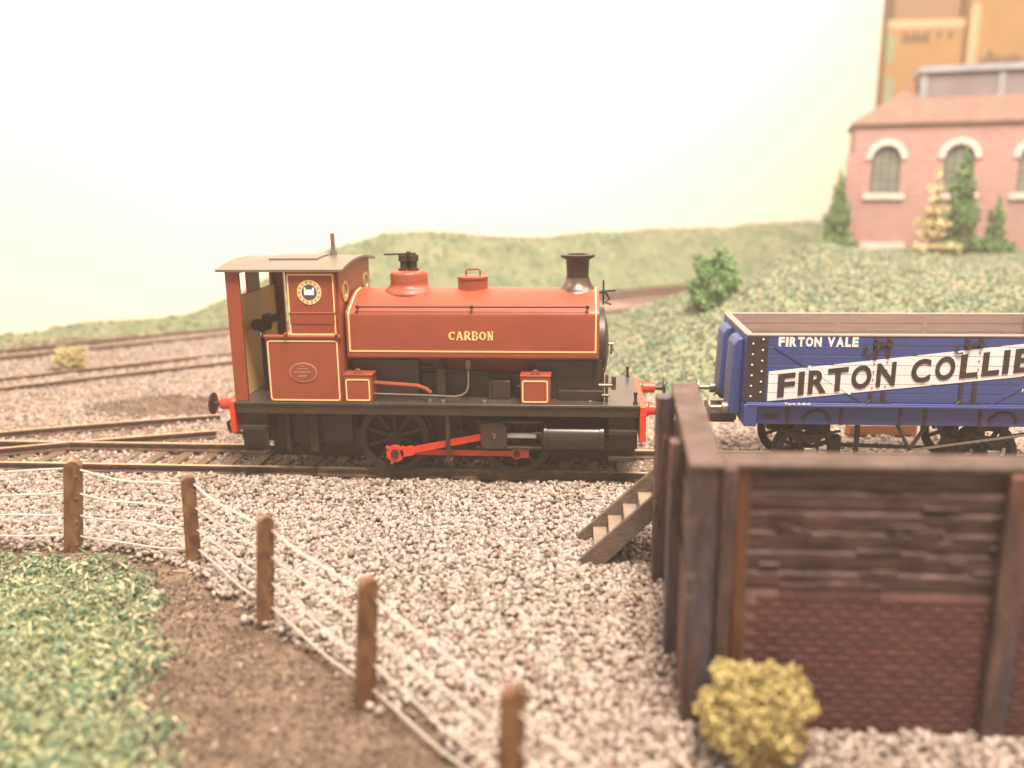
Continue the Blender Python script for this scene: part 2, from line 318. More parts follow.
# ------------------------------------------------------------------ loose gravel
def strew(xr, yr, n, mask=None):
    P = np.stack([rng.uniform(*xr, n), rng.uniform(*yr, n), np.zeros(n)], 1)
    P[:, 2] = ground(P[:, 0], P[:, 1]); k = seen(P)
    if mask is not None: k &= mask(P[:, 0], P[:, 1])
    return P[k]
edge = lambda x, y: ~inpoly(x + .25 * vnoise(x, y, .5, 21) + rng.normal(0, .12, len(x)), y + .2 * vnoise(x, y, .5, 22) + rng.normal(0, .12, len(x)), DIRT)
inbin = lambda x, y: (x > 1.45) & (y > -8.15) & (y < -4.0)
soil = lambda x, y: ((x + 12.6) / 2.6) ** 2 + ((y - 6.6) / 1.3) ** 2 < rng.uniform(.6, 1.3, len(x))
P1 = strew((-14, 10), (-12, .2), 90000, lambda x, y: edge(x, y) & ~inbin(x, y))
P1[:, 2] += .03 + .09 * rng.random(len(P1))
V1, F1 = scatter(P1, rng.uniform(.042, .082, len(P1)), ico(0), jit=.15)
P2 = strew((-26, 13), (.2, 22), 60000, lambda x, y: ~soil(x, y) & (sc(x, y) < 1.7) & (hill_near(x, y) < GZ + .05) & ~((y < 4) & (x > -7) & (x < 1.2) & (rng.random(len(x)) < .35)))
P2[:, 2] += .0 + .05 * rng.random(len(P2)) + np.where((P2[:, 1] < 3), .015, 0.)
V2, F2 = scatter(P2, rng.uniform(.045, .085, len(P2)), ico(0), jit=.15)
V = np.concatenate([V1, V2]); F = np.concatenate([F1, F2 + len(V1)])
o = np_mesh('gravel', V, F, 'gravel', smooth=True); tag(o, 'pale pinkish stone ballast strewn loosely around the tracks', 'gravel', kind='stuff')
# grit on the earth
P = strew((-13, 1), (-12, -3), 26000, lambda x, y: inpoly(x + rng.normal(0, .3, len(x)), y + rng.normal(0, .3, len(x)), DIRT)); P[:, 2] += .01
V1, F1 = scatter(P, rng.uniform(.015, .05, len(P)) * np.where(rng.random(len(P)) < .02, 1.8, 1), OCT)
Pb = strew((-20, -8), (4.5, 9), 5000, soil); V2, F2 = scatter(Pb, rng.uniform(.02, .06, len(Pb)), OCT)
o = np_mesh('earth_grit', np.concatenate([V1, V2]), np.concatenate([F1, F2 + len(V1)]), 'grit'); tag(o, 'fine brown soil crumbs strewn over the bare earth', 'soil', kind='stuff')
P = strew((-7.5, -.5), (-11, -3.6), 150, lambda x, y: inpoly(x, y, DIRT)); P[:, 2] += .03
P = np.concatenate([P, np.array([[-4.95, -6.2, -.55], [-4.7, -6.05, -.55], [-4.6, -6.25, -.56], [-5.2, -6.1, -.55], [-7., -5.35, -.55], [-6.9, -5.33, -.54], [-2.7, -8.2, -.55], [-2.55, -8.3, -.55]])])
sz = rng.uniform(.022, .05, len(P)); sz[-8:] = rng.uniform(.08, .13, 8)
V, F = scatter(P, sz, ico(0)); o = np_mesh('stray_stones', V, F, 'gravel', smooth=True); tag(o, 'a few pale stray stones lying on the bare brown earth', 'stones', kind='stuff')
# foreground turf
P = strew((-13, -3.5), (-12, -3.5), 26000, lambda x, y: inpoly(x + rng.normal(0, .16, len(x)) + .3 * vnoise(x, y, .7, 31), y + rng.normal(0, .16, len(x)) + .3 * vnoise(x, y, .7, 32), TURF))
P[:, 2] += .02 + .16 * rng.random(len(P)) * (1 + .5 * vnoise(P[:, 0], P[:, 1], .5, 33))
V, F = scatter(P, rng.uniform(.028, .062, len(P)), OCT, aniso=(1.7, .55, .4), jit=.3)
sheetP = None
o = np_mesh('grass', V, F, 'turf'); tag(o, 'green and straw coloured foam turf crumbs in the foreground corner', 'grass', kind='stuff')
sheet('turf_base', lambda x, y: ground(x, y) + .035, np.arange(-20, -3.6, .15), np.arange(-14, -3.6, .15), 'turf_base', keep=lambda x, y, z: inpoly(x + .35, y + .35, TURF))
# hill turf
def hillturf(fn, n, xr, yr, keep, smin, smax):
    x = rng.uniform(*xr, n); y = rng.uniform(*yr, n); z = fn(x, y); P = np.stack([x, y, z], 1); P = P[keep(x, y, z) & seen(P)]
    P[:, 2] += .03 + .05 * rng.random(len(P)); return scatter(P, rng.uniform(smin, smax, len(P)), OCT, aniso=(1.2, .8, .6), jit=.3)
V1, F1 = hillturf(hill_near, 52000, (-1, 32), (7, 40), lambda x, y, z: (z > GZ + .02), .045, .10)
V2, F2 = hillturf(hill_far, 42000, (-32, 40), (10, 66), lambda x, y, z: (sc(x, y) > 1.8) & (sc(x, y) < 10), .07, .13)
o = np_mesh('hill_grass', V2, F2, 'turf2'); tag(o, 'mottled green foam turf covering the long far hill along the backdrop', 'grass', kind='stuff')
M['turf3'] = mat('near_hill_turf', (.085, .145, .10), (.46, .38, .26), .9, island=True, c3=(.18, .235, .15))
o = np_mesh('hill_grass', V1, F1, 'turf3'); tag(o, 'coarse mottled green foam turf on the nearer hill behind the blue wagon', 'grass', kind='stuff')
# ------------------------------------------------------------------ tracks
RT = -.38
def rail_path(mb, pts, z=RT):
    prof = [(-.075, -.2), (.075, -.2), (.075, -.175), (.022, -.15), (.022, -.07), (.052, -.05), (.052, 0), (-.052, 0), (-.052, -.05), (-.02, -.06), (-.02, -.15), (-.075, -.175)]
    P = [Vector((x, y, z)) for x, y in pts]; n = len(prof); vs = []
    for i, p in enumerate(P):
        d = (P[min(i + 1, len(P) - 1)] - P[max(i - 1, 0)]).normalized(); a = Vector((-d.y, d.x, 0))
        vs += [p + a * q + Vector((0, 0, h)) for q, h in prof]
    k0 = len(mb.f)
    fs = [(i * n + j, i * n + (j + 1) % n, (i + 1) * n + (j + 1) % n, (i + 1) * n + j) for i in range(len(P) - 1) for j in range(n)]
    fs += [tuple(range(n)), tuple((len(P) - 1) * n + j for j in range(n))[::-1]]
    mb.add(vs, fs, 0)
    for i in range(len(P) - 1): mb.m[k0 + i * n + 6] = 1
def offs(pts, d):
    o = []
    for i, p in enumerate(pts):
        a, b = pts[max(i - 1, 0)], pts[min(i + 1, len(pts) - 1)]; t = math.hypot(b[0] - a[0], b[1] - a[1]); o.append((p[0] - (b[1] - a[1]) / t * d, p[1] + (b[0] - a[0]) / t * d))
    return o
SL = MB().box(-.13, .13, -1.2, 1.2, -.1, 0)
def track(label, pts, z=RT, skip=None, trim=(0, 0), every=.68):
    b = pts[len(pts) // 2]; t = thing('railway_track', label, 'track', (b[0], b[1], z - .22), 'railway tracks of the layout')
    for d in (-.825, .825):
        m = MB(); q = offs(pts, d); rail_path(m, q, z); m.build('rail', ['rust', 'railtop'], t, smooth=30)
    P = np.array(pts); L = np.r_[0, np.cumsum(np.hypot(*np.diff(P, axis=0).T))]; first = None
    for s in np.arange(.3 + trim[0], L[-1] - trim[1], every):
        x, y = np.interp(s, L, P[:, 0]), np.interp(s, L, P[:, 1]); x2, y2 = np.interp(s + .1, L, P[:, 0]), np.interp(s + .1, L, P[:, 1])
        if not seen(np.array([[x, y, z]]), 60)[0]: continue
        if first is None:
            first = MB(); first.v, first.f, first.m = list(SL.v), list(SL.f), list(SL.m)
            k = first.build('sleeper', 'sleeper', None, bevel=.012); k.parent = t; first = k
        else: k = first.copy(); COL.objects.link(k); k.parent = t
        k.location = Vector((x, y, z - .202)) - Vector((b[0], b[1], z - .22)); k.rotation_euler.z = math.atan2(y2 - y, x2 - x) + random.uniform(-.03, .03)
    return t
track('straight rusty track carrying the maroon locomotive and the blue wagon', [(x, 1.445) for x in np.arange(-34, 22, 1.)])
track('rusty siding curving off the main line at the turnout left of the locomotive', cr([(-21.5, -.2), (-18, .88), (-15.2, 2.28), (-12.9, 3.22), (-10.0, 4.25)], 5), z=RT - .005, trim=(5.5, 0))
track('nearer of the two rusty tracks running behind the ballast at left', cr([(-34, -1.2), (-26, 3.9), (-19.3, 8.9), (-13.2, 13.4), (-4.5, 19.7), (3.5, 25.8), (12, 32.2)], 5), z=-.42)
track('farther of the two rusty tracks, running along the foot of the green hills', cr([(-40, 1), (-31, 7.6), (-23.1, 13.5), (-15.9, 19.0), (-8, 24.8), (4, 33.5), (18, 43)], 5), z=-.42)
mb = MB(); mb.bar((7.0, 4.5, -.42), (8.75, 4.6, -.42), .35, .28); o = mb.build('timber_baulk', 'rust', bevel=.02)
M['orange_wood'] = mat('orange_timber', (.36, .13, .055), (.27, .10, .045), .6, 3.); o.data.materials[0] = M['orange_wood']
tag(o, 'orange brown timber lying on the ground behind the blue wagon', 'timber')
# ------------------------------------------------------------------ locomotive
LO = thing('tank_locomotive', 'maroon saddle tank steam locomotive lettered CARBON with black underframe and red rods', 'locomotive', (-3.2, 1.475, RT))
YC = 1.475
def B(name, m, *boxes, parent=LO, bevel=.01, **k):
    q = MB()
    for b in boxes: q.box(*b)
    return q.build(name, m, parent, bevel=bevel, **k)
B('footplate', 'deck', (-7.68, 1.26, 0, 2.95, 1.27, 1.33))
B('valance', 'black', (-7.66, 1.24, .03, .09, 1.06, 1.268)); B('valance', 'black', (-7.66, 1.24, 2.86, 2.92, 1.06, 1.268))
q = MB().box(1.262, 1.40, .02, 2.93, .52, 1.30); q.build('buffer_beam', 'vermilion', LO, bevel=.012)
q = MB().box(-7.80, -7.685, .02, 2.93, .60, 1.33); q.build('buffer_beam', 'vermilion', LO, bevel=.012)
def buffer(parent, x, y, z, d, stock='vermilion', head='black', r=.25, L=.62):
    q = MB().lathe([(0, 0), (.17, 0), (.17, .05 * d), (.135, .09 * d), (.125, .36 * d), (0.09, .37 * d), (0, .37 * d)], (x, y, z), 'x', 24)
    b = q.build('buffer', stock, parent)
    q = MB().lathe([(.055, .36 * d), (.055, (L - .06) * d), (.12, (L - .05) * d), (r, (L - .03) * d), (r, L * d), (r * .7, (L + .02) * d), (0, (L + .025) * d)], (x, y, z), 'x', 28)
    q.build('buffer_head', head, b)
for y in (.48, 2.47):
    buffer(LO, 1.40, y, 1.14, 1, L=.6); buffer(LO, -7.80, y, 1.16, -1, L=.58)
q = MB().tube([(1.38, YC, 1.0), (1.6, YC, 1.0), (1.68, YC, .92), (1.6, YC, .84)], .045); q.build('coupling_hook', 'black', LO)
q = MB().tube([(-7.8, YC, 1.0), (-8.0, YC, 1.0), (-8.08, YC, .92), (-8.0, YC, .84)], .045); q.build('coupling_hook', 'black', LO)
q = MB().box(-8.1, -7.6, 1.3, 1.65, .1, .24).tube([(-8.1, YC, .17), (-8.45, YC, .2), (-8.5, YC, .42), (-8.36, YC, .5)], .05); q.build('drag_coupling', 'black', LO)
B('frame', 'soot', (-7.4, 1.2, .80, .88, .2, 1.27), (-7.4, 1.2, 2.07, 2.15, .2, 1.27), (-7.2, 1.1, .95, 2.0, -.2, 1.2))
B('ash_pan', 'soot', (-6.9, -5.15, .45, .9, .25, 1.05), (-6.65, -6.55, .3, .9, .1, 1.2), (-6.1, -5.9, .3, .8, .1, 1.2))
for x in (-5.15, -2.75, -.35): MB().tube([(x, .62, 1.2), (x + .06, .62, .5), (x + .16, .62, .1)], .05, 6).box(x - .02, x + .2, .52, .74, .2, .6).build('brake_gear', 'soot', LO)
def wheel(parent, x, y, z, r, face, spokes=10, crank=True, m='soot'):
    # face = -1 looks towards the camera side
    q = MB(); f = face
    q.lathe([(r * .80, .13 * f), (r * .82, .16 * f), (r, .16 * f), (r, -.02 * f), (r + .07, -.05 * f), (r + .07, -.09 * f), (r * .82, -.1 * f), (r * .80, -.06 * f), (r * .80, .13 * f)], (x, y, z), 'y', 48)
    w = q.build('wheel', m, parent, origin=(x, y, z))
    q = MB().lathe([(0, .16 * f), (.13, .16 * f), (.17, .13 * f), (.19, -.04 * f), (0, -.04 * f)], (x, y, z), 'y', 24)
    for k in range(spokes):
        a = 2 * PI * (k + .5) / spokes; q.bar((x + .12 * math.cos(a), y + .04 * f, z + .12 * math.sin(a)), (x + r * .83 * math.cos(a), y + .06 * f, z + r * .83 * math.sin(a)), .075, .09, up=(0, 1, 0))
    if crank: q.bar((x, y + .14 * f, z + .02), (x + .06, y + .14 * f, z - .36), .22, .1, up=(0, 1, 0)); q.lathe([(0, .24 * f), (.07, .24 * f), (.08, .14 * f)], (x, y, z), 'y', 16)
    q.build('spokes', m, w); return w
WX = (-4.2, -1.45)
for x in WX:
    wheel(LO, x, .60, .41, .80, -1); wheel(LO, x, 2.35, .41, .80, 1)
    q = MB().tube([(x, .5, .41), (x, 2.45, .41)], .07, 12); q.build('axle', 'soot', LO)
CP = (-4.15, .10); CF = (-1.42, .10)
q = MB(); q.bar((CP[0], .40, CP[1]), (CF[0], .40, CF[1]), .05, .13, up=(0, 0, 1))
q.lathe([(0, 0), (.17, 0), (.17, .07), (0, .07)], (CP[0], .365, CP[1]), 'y', 24).lathe([(0, 0), (.13, 0), (.13, .07), (0, .07)], (CF[0], .365, CF[1]), 'y', 24)
q.bar((CF[0] + .05, .40, CF[1]), (CF[0] + .27, .40, CF[1]), .06, .2); q.build('coupling_rod', 'vermilion', LO, bevel=.008)
q = MB(); q.bar((CP[0], .27, CP[1] + .0), (-1.95, .27, .57), .06, .15)
q.lathe([(.1, -.02), (.20, -.02), (.20, .06), (.1, .06), (.1, -.02)], (CP[0], .25, CP[1]), 'y', 24)
for a in (40, 140, 250): q.bar((CP[0] + .15 * math.cos(math.radians(a)), .26, CP[1] + .15 * math.sin(math.radians(a))), (CP[0] + .26 * math.cos(math.radians(a)), .26, CP[1] + .26 * math.sin(math.radians(a))), .06, .08, up=(0, 1, 0))
q.bar((CP[0] + .12, .265, CP[1] + .02), (CP[0] + .42, .265, CP[1] + .085), .07, .22)
q.build('connecting_rod', 'vermilion', LO, bevel=.008)
q = MB().lathe([(0, -.06), (.085, -.06), (.085, .3), (0, .3)], (CP[0], .25, CP[1]), 'y', 16); q.build('crank_pin', 'black', LO); q = MB().lathe([(0, -.05), (.07, -.05), (.07, .25)], (CF[0], .35, CF[1]), 'y', 16)
q.build('crank_pin', 'black', LO)
q = MB().prism([(-2.2, .86), (-1.76, .90), (-1.62, .80), (-1.62, .36), (-1.76, .28), (-2.12, .28), (-2.2, .36)], 'y', .14, .24); q.box(-2.1, -1.7, .24, .46, .38, .78)
q.lathe([(0, 0), (.05, 0), (.05, .03)], (-1.93, .115, .6), 'y', 6, ); q.build('crosshead', 'black', LO, bevel=.01)
q = MB().prism([(-.045, .05), (.045, .05), (.012, -.05), (-.012, -.05)], 'y', .118, .14); q.v = [(a - 1.9, b, c + .57) for a, b, c in q.v]; q.build('oil_cup', 'dull', LO)
B('slide_bar', 'black', (-2.3, -.85, .22, .42, .84, .91), (-2.3, -.85, .22, .42, .25, .31), (-2.3, -1.55, .42, .5, .3, .9))
q = MB().tube([(-1.62, .33, .54), (-.98, .33, .54)], .06, 16); q.build('piston_rod', 'white', LO)
q = MB().tube([(-1.9, .33, .54), (-1.6, .33, .54)], .05, 12).lathe([(0, -.14), (.09, -.14), (.09, -.04), (.2, -.03), (.2, 0)], (-.85, .38, .52), 'x', 20).tube([(-1.0, .12, .66), (-.86, .12, .66)], .03, 8); q.build('gland', 'black', LO)
q = MB().lathe([(0, 0), (.31, 0), (.335, .03), (.335, .10), (.315, .11), (.315, 1.24), (.335, 1.25), (.335, 1.33), (.30, 1.36), (.16, 1.38), (0, 1.38)], (-.83, .38, .52), 'x', 40)
for k in range(8):
    a = k * PI / 4 + .3; q.tube([(.5, .38 + .27 * math.cos(a), .52 + .27 * math.sin(a)), (.57, .38 + .27 * math.cos(a), .52 + .27 * math.sin(a))], .025, 6)
cy = q.build('cylinder', 'cyl', LO)
q = MB().lathe([(0, 0), (.31, 0), (.335, .03), (.335, .10), (.315, .11), (.315, 1.24), (.335, 1.25), (.335, 1.33), (0, 1.36)], (-.83, 2.57, .52), 'x', 32); q.build('cylinder', 'black', LO)
B('motion_bracket', 'black', (-2.97, -2.88, .1, .18, .02, 1.07), (-3.02, -2.83, .1, .4, -.04, .03))
def step(x, y0, y1, s):
    q = MB().box(x, x + .58, y0, y1, .14, 1.14)
    for z in (.73, .14): q.box(x + .0, x + .60, y0 - .24 if s < 0 else y0, y1 if s < 0 else y1 + .24, z, z + .04).box(x, x + .6, y0 - .26 if s < 0 else y1 + .22, y0 - .22 if s < 0 else y1 + .26, z - .01, z + .08)
    q.build('footstep', 'black', LO, bevel=.006)
for x in (.60, -7.58): step(x, .14, .19, -1); step(x, 2.75, 2.8, 1)
B('side_plate', 'soot', (.62, 1.23, .22, .27, .3, 1.2))
# cab
q = MB().box(-6.86, -5.24, .06, .12, 1.335, 2.76); q.build('bunker_panel', 'red', LO, bevel=.008)
q = MB().frame(-6.84, -5.27, 1.36, 2.71, .06, .03, .07); q.build('lining', 'line', LO)
q = MB().tube([(-6.9, .07, 2.79), (-5.2, .07, 2.79)], .045, 10); q.tube([(-6.42, .02, 2.85), (-6.36, .02, 2.85)], .04).tube([(-5.3, .02, 2.85), (-5.24, .02, 2.85)], .04); q.build('beading', 'red', LO)
q = MB().box(-6.86, -5.24, 2.83, 2.89, 1.335, 2.76); q.build('bunker_panel', 'red', LO, bevel=.008)
B('bunker_panel', 'cream', (-6.8, -5.26, 2.79, 2.826, 1.335, 2.7), label='inner far side lining in cream paint')
UP = [(-6.34, 4.2), (-6.28, 2.8), (-5.26, 2.8), (-5.24, 4.2)]
for y, y2 in ((.06, .12), (2.83, 2.89)):
    MB().prism(UP, 'y', y, y2).build('side_sheet', 'red', LO, bevel=.008)
q = MB().frame(-6.30, -5.28, 2.83, 4.15, .06, .03, .04); q.build('lining', 'line', LO)
q = MB().tube([(-6.29, .055, 3.31), (-5.28, .055, 3.31)], .022, 8); q.box(-6.28, -5.3, .045, .062, 3.08, 3.3).build('shutter_ledge', 'red', LO)
B('side_sheet', 'cream', (-6.28, -5.26, 2.79, 2.826, 2.81, 3.6), label='cream lower lining of the far cab side')
B('side_sheet', 'grey_int', (-6.32, -5.26, 2.79, 2.826, 3.602, 4.2), label='grey brown upper lining of the far cab side')
q = MB().tube([(-6.75, 2.74, 4.0), (-6.8, 2.74, 3.8), (-6.7, 2.74, 3.6)], .03, 6).tube([(-5.95, 2.7, 3.72), (-5.95, 2.7, 3.5)], .05, 8); q.build('grab_rail', 'white', LO)
q = MB().box(-7.65, -7.58, .152, 2.798, 1.337, 3.62).box(-7.65, -7.58, .152, .3, 3.62, 4.195).box(-7.65, -7.58, 1.15, 1.8, 3.62, 4.195).box(-7.65, -7.58, 2.65, 2.798, 3.62, 4.195).box(-7.65, -7.58, .3, 2.65, 4.1, 4.195); rb = q.build('rear_sheet', 'red', LO, bevel=.008)
MB().box(-7.578, -7.56, .155, 2.79, 1.34, 3.6).build('lining_panel', 'cream', rb)
MB().box(-7.578, -7.56, 1.15, 1.8, 3.622, 4.09).build('lining_panel', 'grey_int', rb)
for y in (.06, 2.80):
    MB().box(-7.66, -7.36, y, y + .09, 1.335, 4.2).build('cab_post', 'red', LO, bevel=.008)
q = MB().box(-5.25, -5.19, .125, 2.825, 1.335, 4.2); q.prism([(.1, 4.2)] + [(YC + 1.37 * math.cos(t), 4.2 + .13 * math.sin(t)) for t in np.linspace(PI, 0, 13)] + [(2.85, 4.2)], 'x', -5.25, -5.19)
fs_ = q.build('front_sheet', 'red', LO)
for y in (.55, 2.4):
    q = MB().lathe([(.17, 0), (.17, .03), (.23, .03), (.23, 0)], (-5.19, y, 3.72), 'x', 24); w = q.build('spectacle_window', 'brass', fs_)
    MB().lathe([(0, .008), (.175, .008)], (-5.19, y, 3.72), 'x', 24).build('pane', 'glass', w)
ys = np.linspace(-.04, 2.99, 25); arc = [(y, 4.2 + .15 * (1 - ((y - YC) / 1.52) ** 2)) for y in ys]
q = MB().prism(arc + [(y, z + .05) for y, z in arc[::-1]], 'x', -7.82, -5.06); rf = q.build('roof', 'roofm', LO, smooth=40)
q = MB(); arc2 = [(y, 4.25 + .15 * (1 - ((y - YC) / 1.52) ** 2)) for y in np.linspace(.85, 2.1, 9)]
q.prism(arc2 + [(y, z + .035) for y, z in arc2[::-1]], 'x', -6.95, -5.85).build('hatch', 'roofm', rf)
q = MB().tube([(-5.66, YC, 4.42), (-5.66, YC, 4.52)], .085, 12).tube([(-5.66, YC, 4.5), (-5.66, YC, 4.92)], .05, 12); q.build('whistle', 'dull', rf)
q = MB().tube([(-7.32, 1.1, 1.335), (-7.32, 1.1, 2.9)], .05).lathe([(.0, 0), (.2, .02), (.24, .12), (.2, .24), (0, .26)], (-7.32, 1.1, 2.75), 'z', 14).box(-7.25, -7.0, .95, 1.25, 2.95, 3.12); hb = q.build('brake_column', 'soot', LO)
q = MB().lathe([(0, -.06), (.05, -.04), (.065, 0), (.05, .05), (0, .06)], (-7.25, .82, 2.7), 'z', 10); q.build('knob', 'steel', hb)
# badge and works plate
q = MB().lathe([(0, -.012), (.265, -.012), (.265, 0)], (-5.82, .06, 3.76), 'y', 40); bd = q.build('badge', 'line', LO)
q = MB().lathe([(0, -.018), (.165, -.018), (.165, 0)], (-5.82, .06, 3.76), 'y', 32); q.build('badge_centre', 'navy', bd)
q = MB().box(-5.91, -5.73, .036, .042, 3.70, 3.82); 
q.box(-5.93, -5.89, .034, .042, 3.70, 3.86).box(-5.75, -5.71, .034, .042, 3.70, 3.86); q.build('badge_crest', 'white', bd)
q = MB()
for k in range(14):
    a = 2 * PI * k / 14; q.bar((-5.82 + .195 * math.cos(a), .044, 3.76 + .195 * math.sin(a)), (-5.82 + .24 * math.cos(a), .044, 3.76 + .24 * math.sin(a)), .03, .008, up=(0, 1, 0))
q.build('badge_ring_marks', 'plate', bd)
def ell(c, a, b, y0, y1, n=40): return MB().prism([(c[0] + a * math.cos(t), c[1] + b * math.sin(t)) for t in np.linspace(0, 2 * PI, n, endpoint=False)], 'y', y0, y1)
wp = ell((-6.07, 2.0), .31, .22, .045, .06).build('works_plate', 'plate', LO)
q = ell((-6.07, 2.0), .285, .195, .041, .045); q.build('plate_field', 'red', wp)
q = MB()
for (x, z, w, h) in ((-6.27, 1.99, .40, .035), (-6.20, 2.07, .26, .03), (-6.17, 1.90, .2, .045), (-6.12, 2.13, .1, .025)):
    for k in range(int(w / .035)): q.box(x + k * .035, x + k * .035 + .022, .036, .041, z, z + h)
q.build('plate_lettering', 'plate', wp)
# tank, smokebox, boiler
side = [(.30, 2.30), (.30, 3.20), (.308, 3.25), (.335, 3.295), (.39, 3.335), (.60, 3.44), (.80, 3.535), (1.0, 3.61), (1.2, 3.66), (YC, 3.68)]
sec = side + [(2 * YC - y, z) for y, z in side[::-1][1:]]
low = [(2.60, 2.26), (2.3, 2.2), (.65, 2.2), (.35, 2.26)]
q = MB().prism(sec + low, 'x', -5.14, .38); tk = q.build('saddle_tank', 'red', LO, smooth=32, bevel=.015)
def ribbon(q, x0, x1, pts, t=.007):
    P = [Vector((0, *p)) for p in pts]; n = len(P); vs = []
    for i, p in enumerate(P):
        d = (P[min(i + 1, n - 1)] - P[max(i - 1, 0)]).normalized(); a = Vector((0, -d.z, d.y)); 
        for x in (x0, x1): vs += [Vector((x, p.y, p.z)) + a * t, Vector((x, p.y, p.z)) - a * .004]
    fs = []
    for i in range(n - 1):
        a = 4 * i; b = a + 4; fs += [(a, b, b + 2, a + 2), (a, a + 1, b + 1, b), (a + 2, b + 2, b + 3, a + 3)]
    q.add(vs, fs)
q = MB(); lp = [(.30, 2.42)] + side[1:]
ribbon(q, -5.08, -5.045, lp); ribbon(q, .285, .32, lp); q.box(-5.08, .32, .292, .302, 2.42, 2.452); q.build('lining', 'line', tk)
q = MB().tube([(-4.9, .30, 3.41), (.16, .30, 3.41)], .018, 8)
for x in (-4.86, -2.36, .12): q.lathe([(0, -.045), (.035, -.03), (.045, 0), (.035, .03), (0.02, .04), (.02, .12)], (x, .30, 3.41), 'y', 12)
q.build('handrail', 'soot', tk)
def serif_text(q, x, y, z, w, h):
    # hand-cut Clarendon-like capitals, one stroke set per letter, unit cell 0..1
    G = {'C': [('arc', .52, .5, .40, .42, 50, 310)], 'A': [((.08, 0), (.46, 1), .10), ((.50, 1), (.90, 0), .17), ((.24, .33), (.74, .33), .10), ((0, .03), (.28, .03), .07), ((.66, .03), (1, .03), .07)],
         'R': [((.2, 0), (.2, 1), .17), ('arc', .48, .74, .30, .23, -90, 90), ((.2, .97), (.5, .97), .08), ((.2, .51), (.5, .51), .08), ((.5, .5), (.86, .04), .16), ((.04, .03), (.38, .03), .07), ((.72, .03), (1, .03), .07), ((.04, .97), (.3, .97), .07)],
         'B': [((.2, 0), (.2, 1), .17), ('arc', .48, .75, .27, .22, -90, 90), ('arc', .48, .27, .34, .24, -90, 90), ((.04, .97), (.5, .97), .08), ((.2, .52), (.5, .52), .08), ((.04, .03), (.5, .03), .08)],
         'O': [('arc', .5, .5, .40, .42, 0, 360)], 'N': [((.2, 0), (.2, 1), .09), ((.18, 1), (.80, 0), .18), ((.82, 0), (.82, 1), .09), ((.04, .03), (.38, .03), .07), ((.04, .97), (.3, .97), .07), ((.64, .97), (1, .97), .07)]}
    n = 6; cw = w / n * .86
    for i, ch in enumerate('CARBON'):
        x0 = x + i * w / n
        for g in G[ch]:
            if g[0] == 'arc':
                _, cx, cz, rx, rz, a0, a1 = g; A = [math.radians(a0 + (a1 - a0) * k / 16) for k in range(17)]
                for a, b in zip(A[:-1], A[1:]):
                    t = .13 + .16 * abs(math.cos((a + b) / 2))
                    q.bar((x0 + (cx + rx * math.cos(a)) * cw, y, z + (cz + rz * math.sin(a)) * h), (x0 + (cx + rx * math.cos(b)) * cw, y, z + (cz + rz * math.sin(b)) * h), t * cw * 1.1, .008, up=(0, 1, 0))
            else:
                (a, b), (c, d), t = g; q.bar((x0 + a * cw, y, z + b * h), (x0 + c * cw, y, z + d * h), t * cw * 1.75, .0085 + .0012 * G[ch].index(g), up=(0, 1, 0))
        if ch == 'C': q.box(x0 + .80 * cw, x0 + .9 * cw, y - .004, y + .004, z + .68 * h, z + .98 * h)
q = MB(); serif_text(q, -2.87, .295, 2.69, 1.0, .185); q.build('nameplate_lettering', 'line', tk)
q = MB().lathe([(.62, -.06), (.60, 0), (.50, .05), (.44, .11), (.425, .17), (.425, .36), (.40, .41), (.34, .435), (0, .445)], (-3.93, YC, 3.64), 'z', 48); dm = q.build('steam_dome', 'red', LO, smooth=50)
q = MB()
for x in (-4.04, -3.82): q.lathe([(.13, 0), (.13, .05), (.085, .06), (.085, .2), (.12, .22), (.12, .35), (.07, .37), (.07, .3)], (x, YC, 4.07), 'z', 16)
q.lathe([(.10, 0), (.10, .3)], (-3.93, YC + .16, 4.07), 'z', 12); sv = q.build('safety_valve', 'soot', dm)
q = MB().bar((-4.47, YC - .05, 4.44), (-3.75, YC - .05, 4.46), .05, .035).tube([(-3.93, YC, 4.3), (-3.93, YC, 4.5)], .05, 8); q.build('lever', 'soot', sv)
q = MB().lathe([(.36, -.08), (.34, 0), (.34, .26), (.355, .27), (.355, .31), (.33, .325), (0, .33)], (-2.47, YC, 3.63), 'z', 40); fl = q.build('filler_cap', 'red', LO, smooth=40)
q = MB().tube([(-2.62, YC, 3.95), (-2.62, YC, 4.07), (-2.58, YC, 4.1), (-2.34, YC, 4.1), (-2.30, YC, 4.07), (-2.30, YC, 3.95)], .022, 8); q.build('handle', 'red', fl)
q = MB().lathe([(.50, -.09), (.49, -.045), (.42, -.01), (.34, .07), (.285, .17), (.262, .26)], (-.10, YC, 3.66), 'z', 48); ch_ = q.build('chimney', 'copper', LO, smooth=60)
q = MB().lathe([(.245, .24), (.245, .30), (.26, .62), (.275, .66), (.37, .70), (.385, .73), (.385, .76), (.35, .775), (.24, .77), (.22, .70), (.21, .3), (0, .3)], (-.10, YC, 3.66), 'z', 48); q.build('chimney_barrel', 'black', ch_, smooth=50)
q = MB().lathe([(0, 0), (.80, 0), (.80, 4.2), (0, 4.2)], (-5.18, YC, 2.32), 'x', 48); q.build('boiler', 'red_dark', LO)
q = MB().lathe([(0, 0), (.85, 0), (.85, 1.46), (0.6, 1.46)], (-1.0, YC, 2.40), 'x', 48); q.box(-1.0, .45, .55, 2.4, 1.335, 2.2); sb = q.build('smokebox', 'black', LO)
q = MB().lathe([(.83, .0), (.83, .05), (.68, .05), (.64, .08), (.5, .12), (.2, .15), (0, .155)], (.46, YC, 2.40), 'x', 48); q.box(.455, .50, .5, 2.45, 1.335, 2.0); dr = q.build('smokebox_door', 'black', sb, smooth=45)
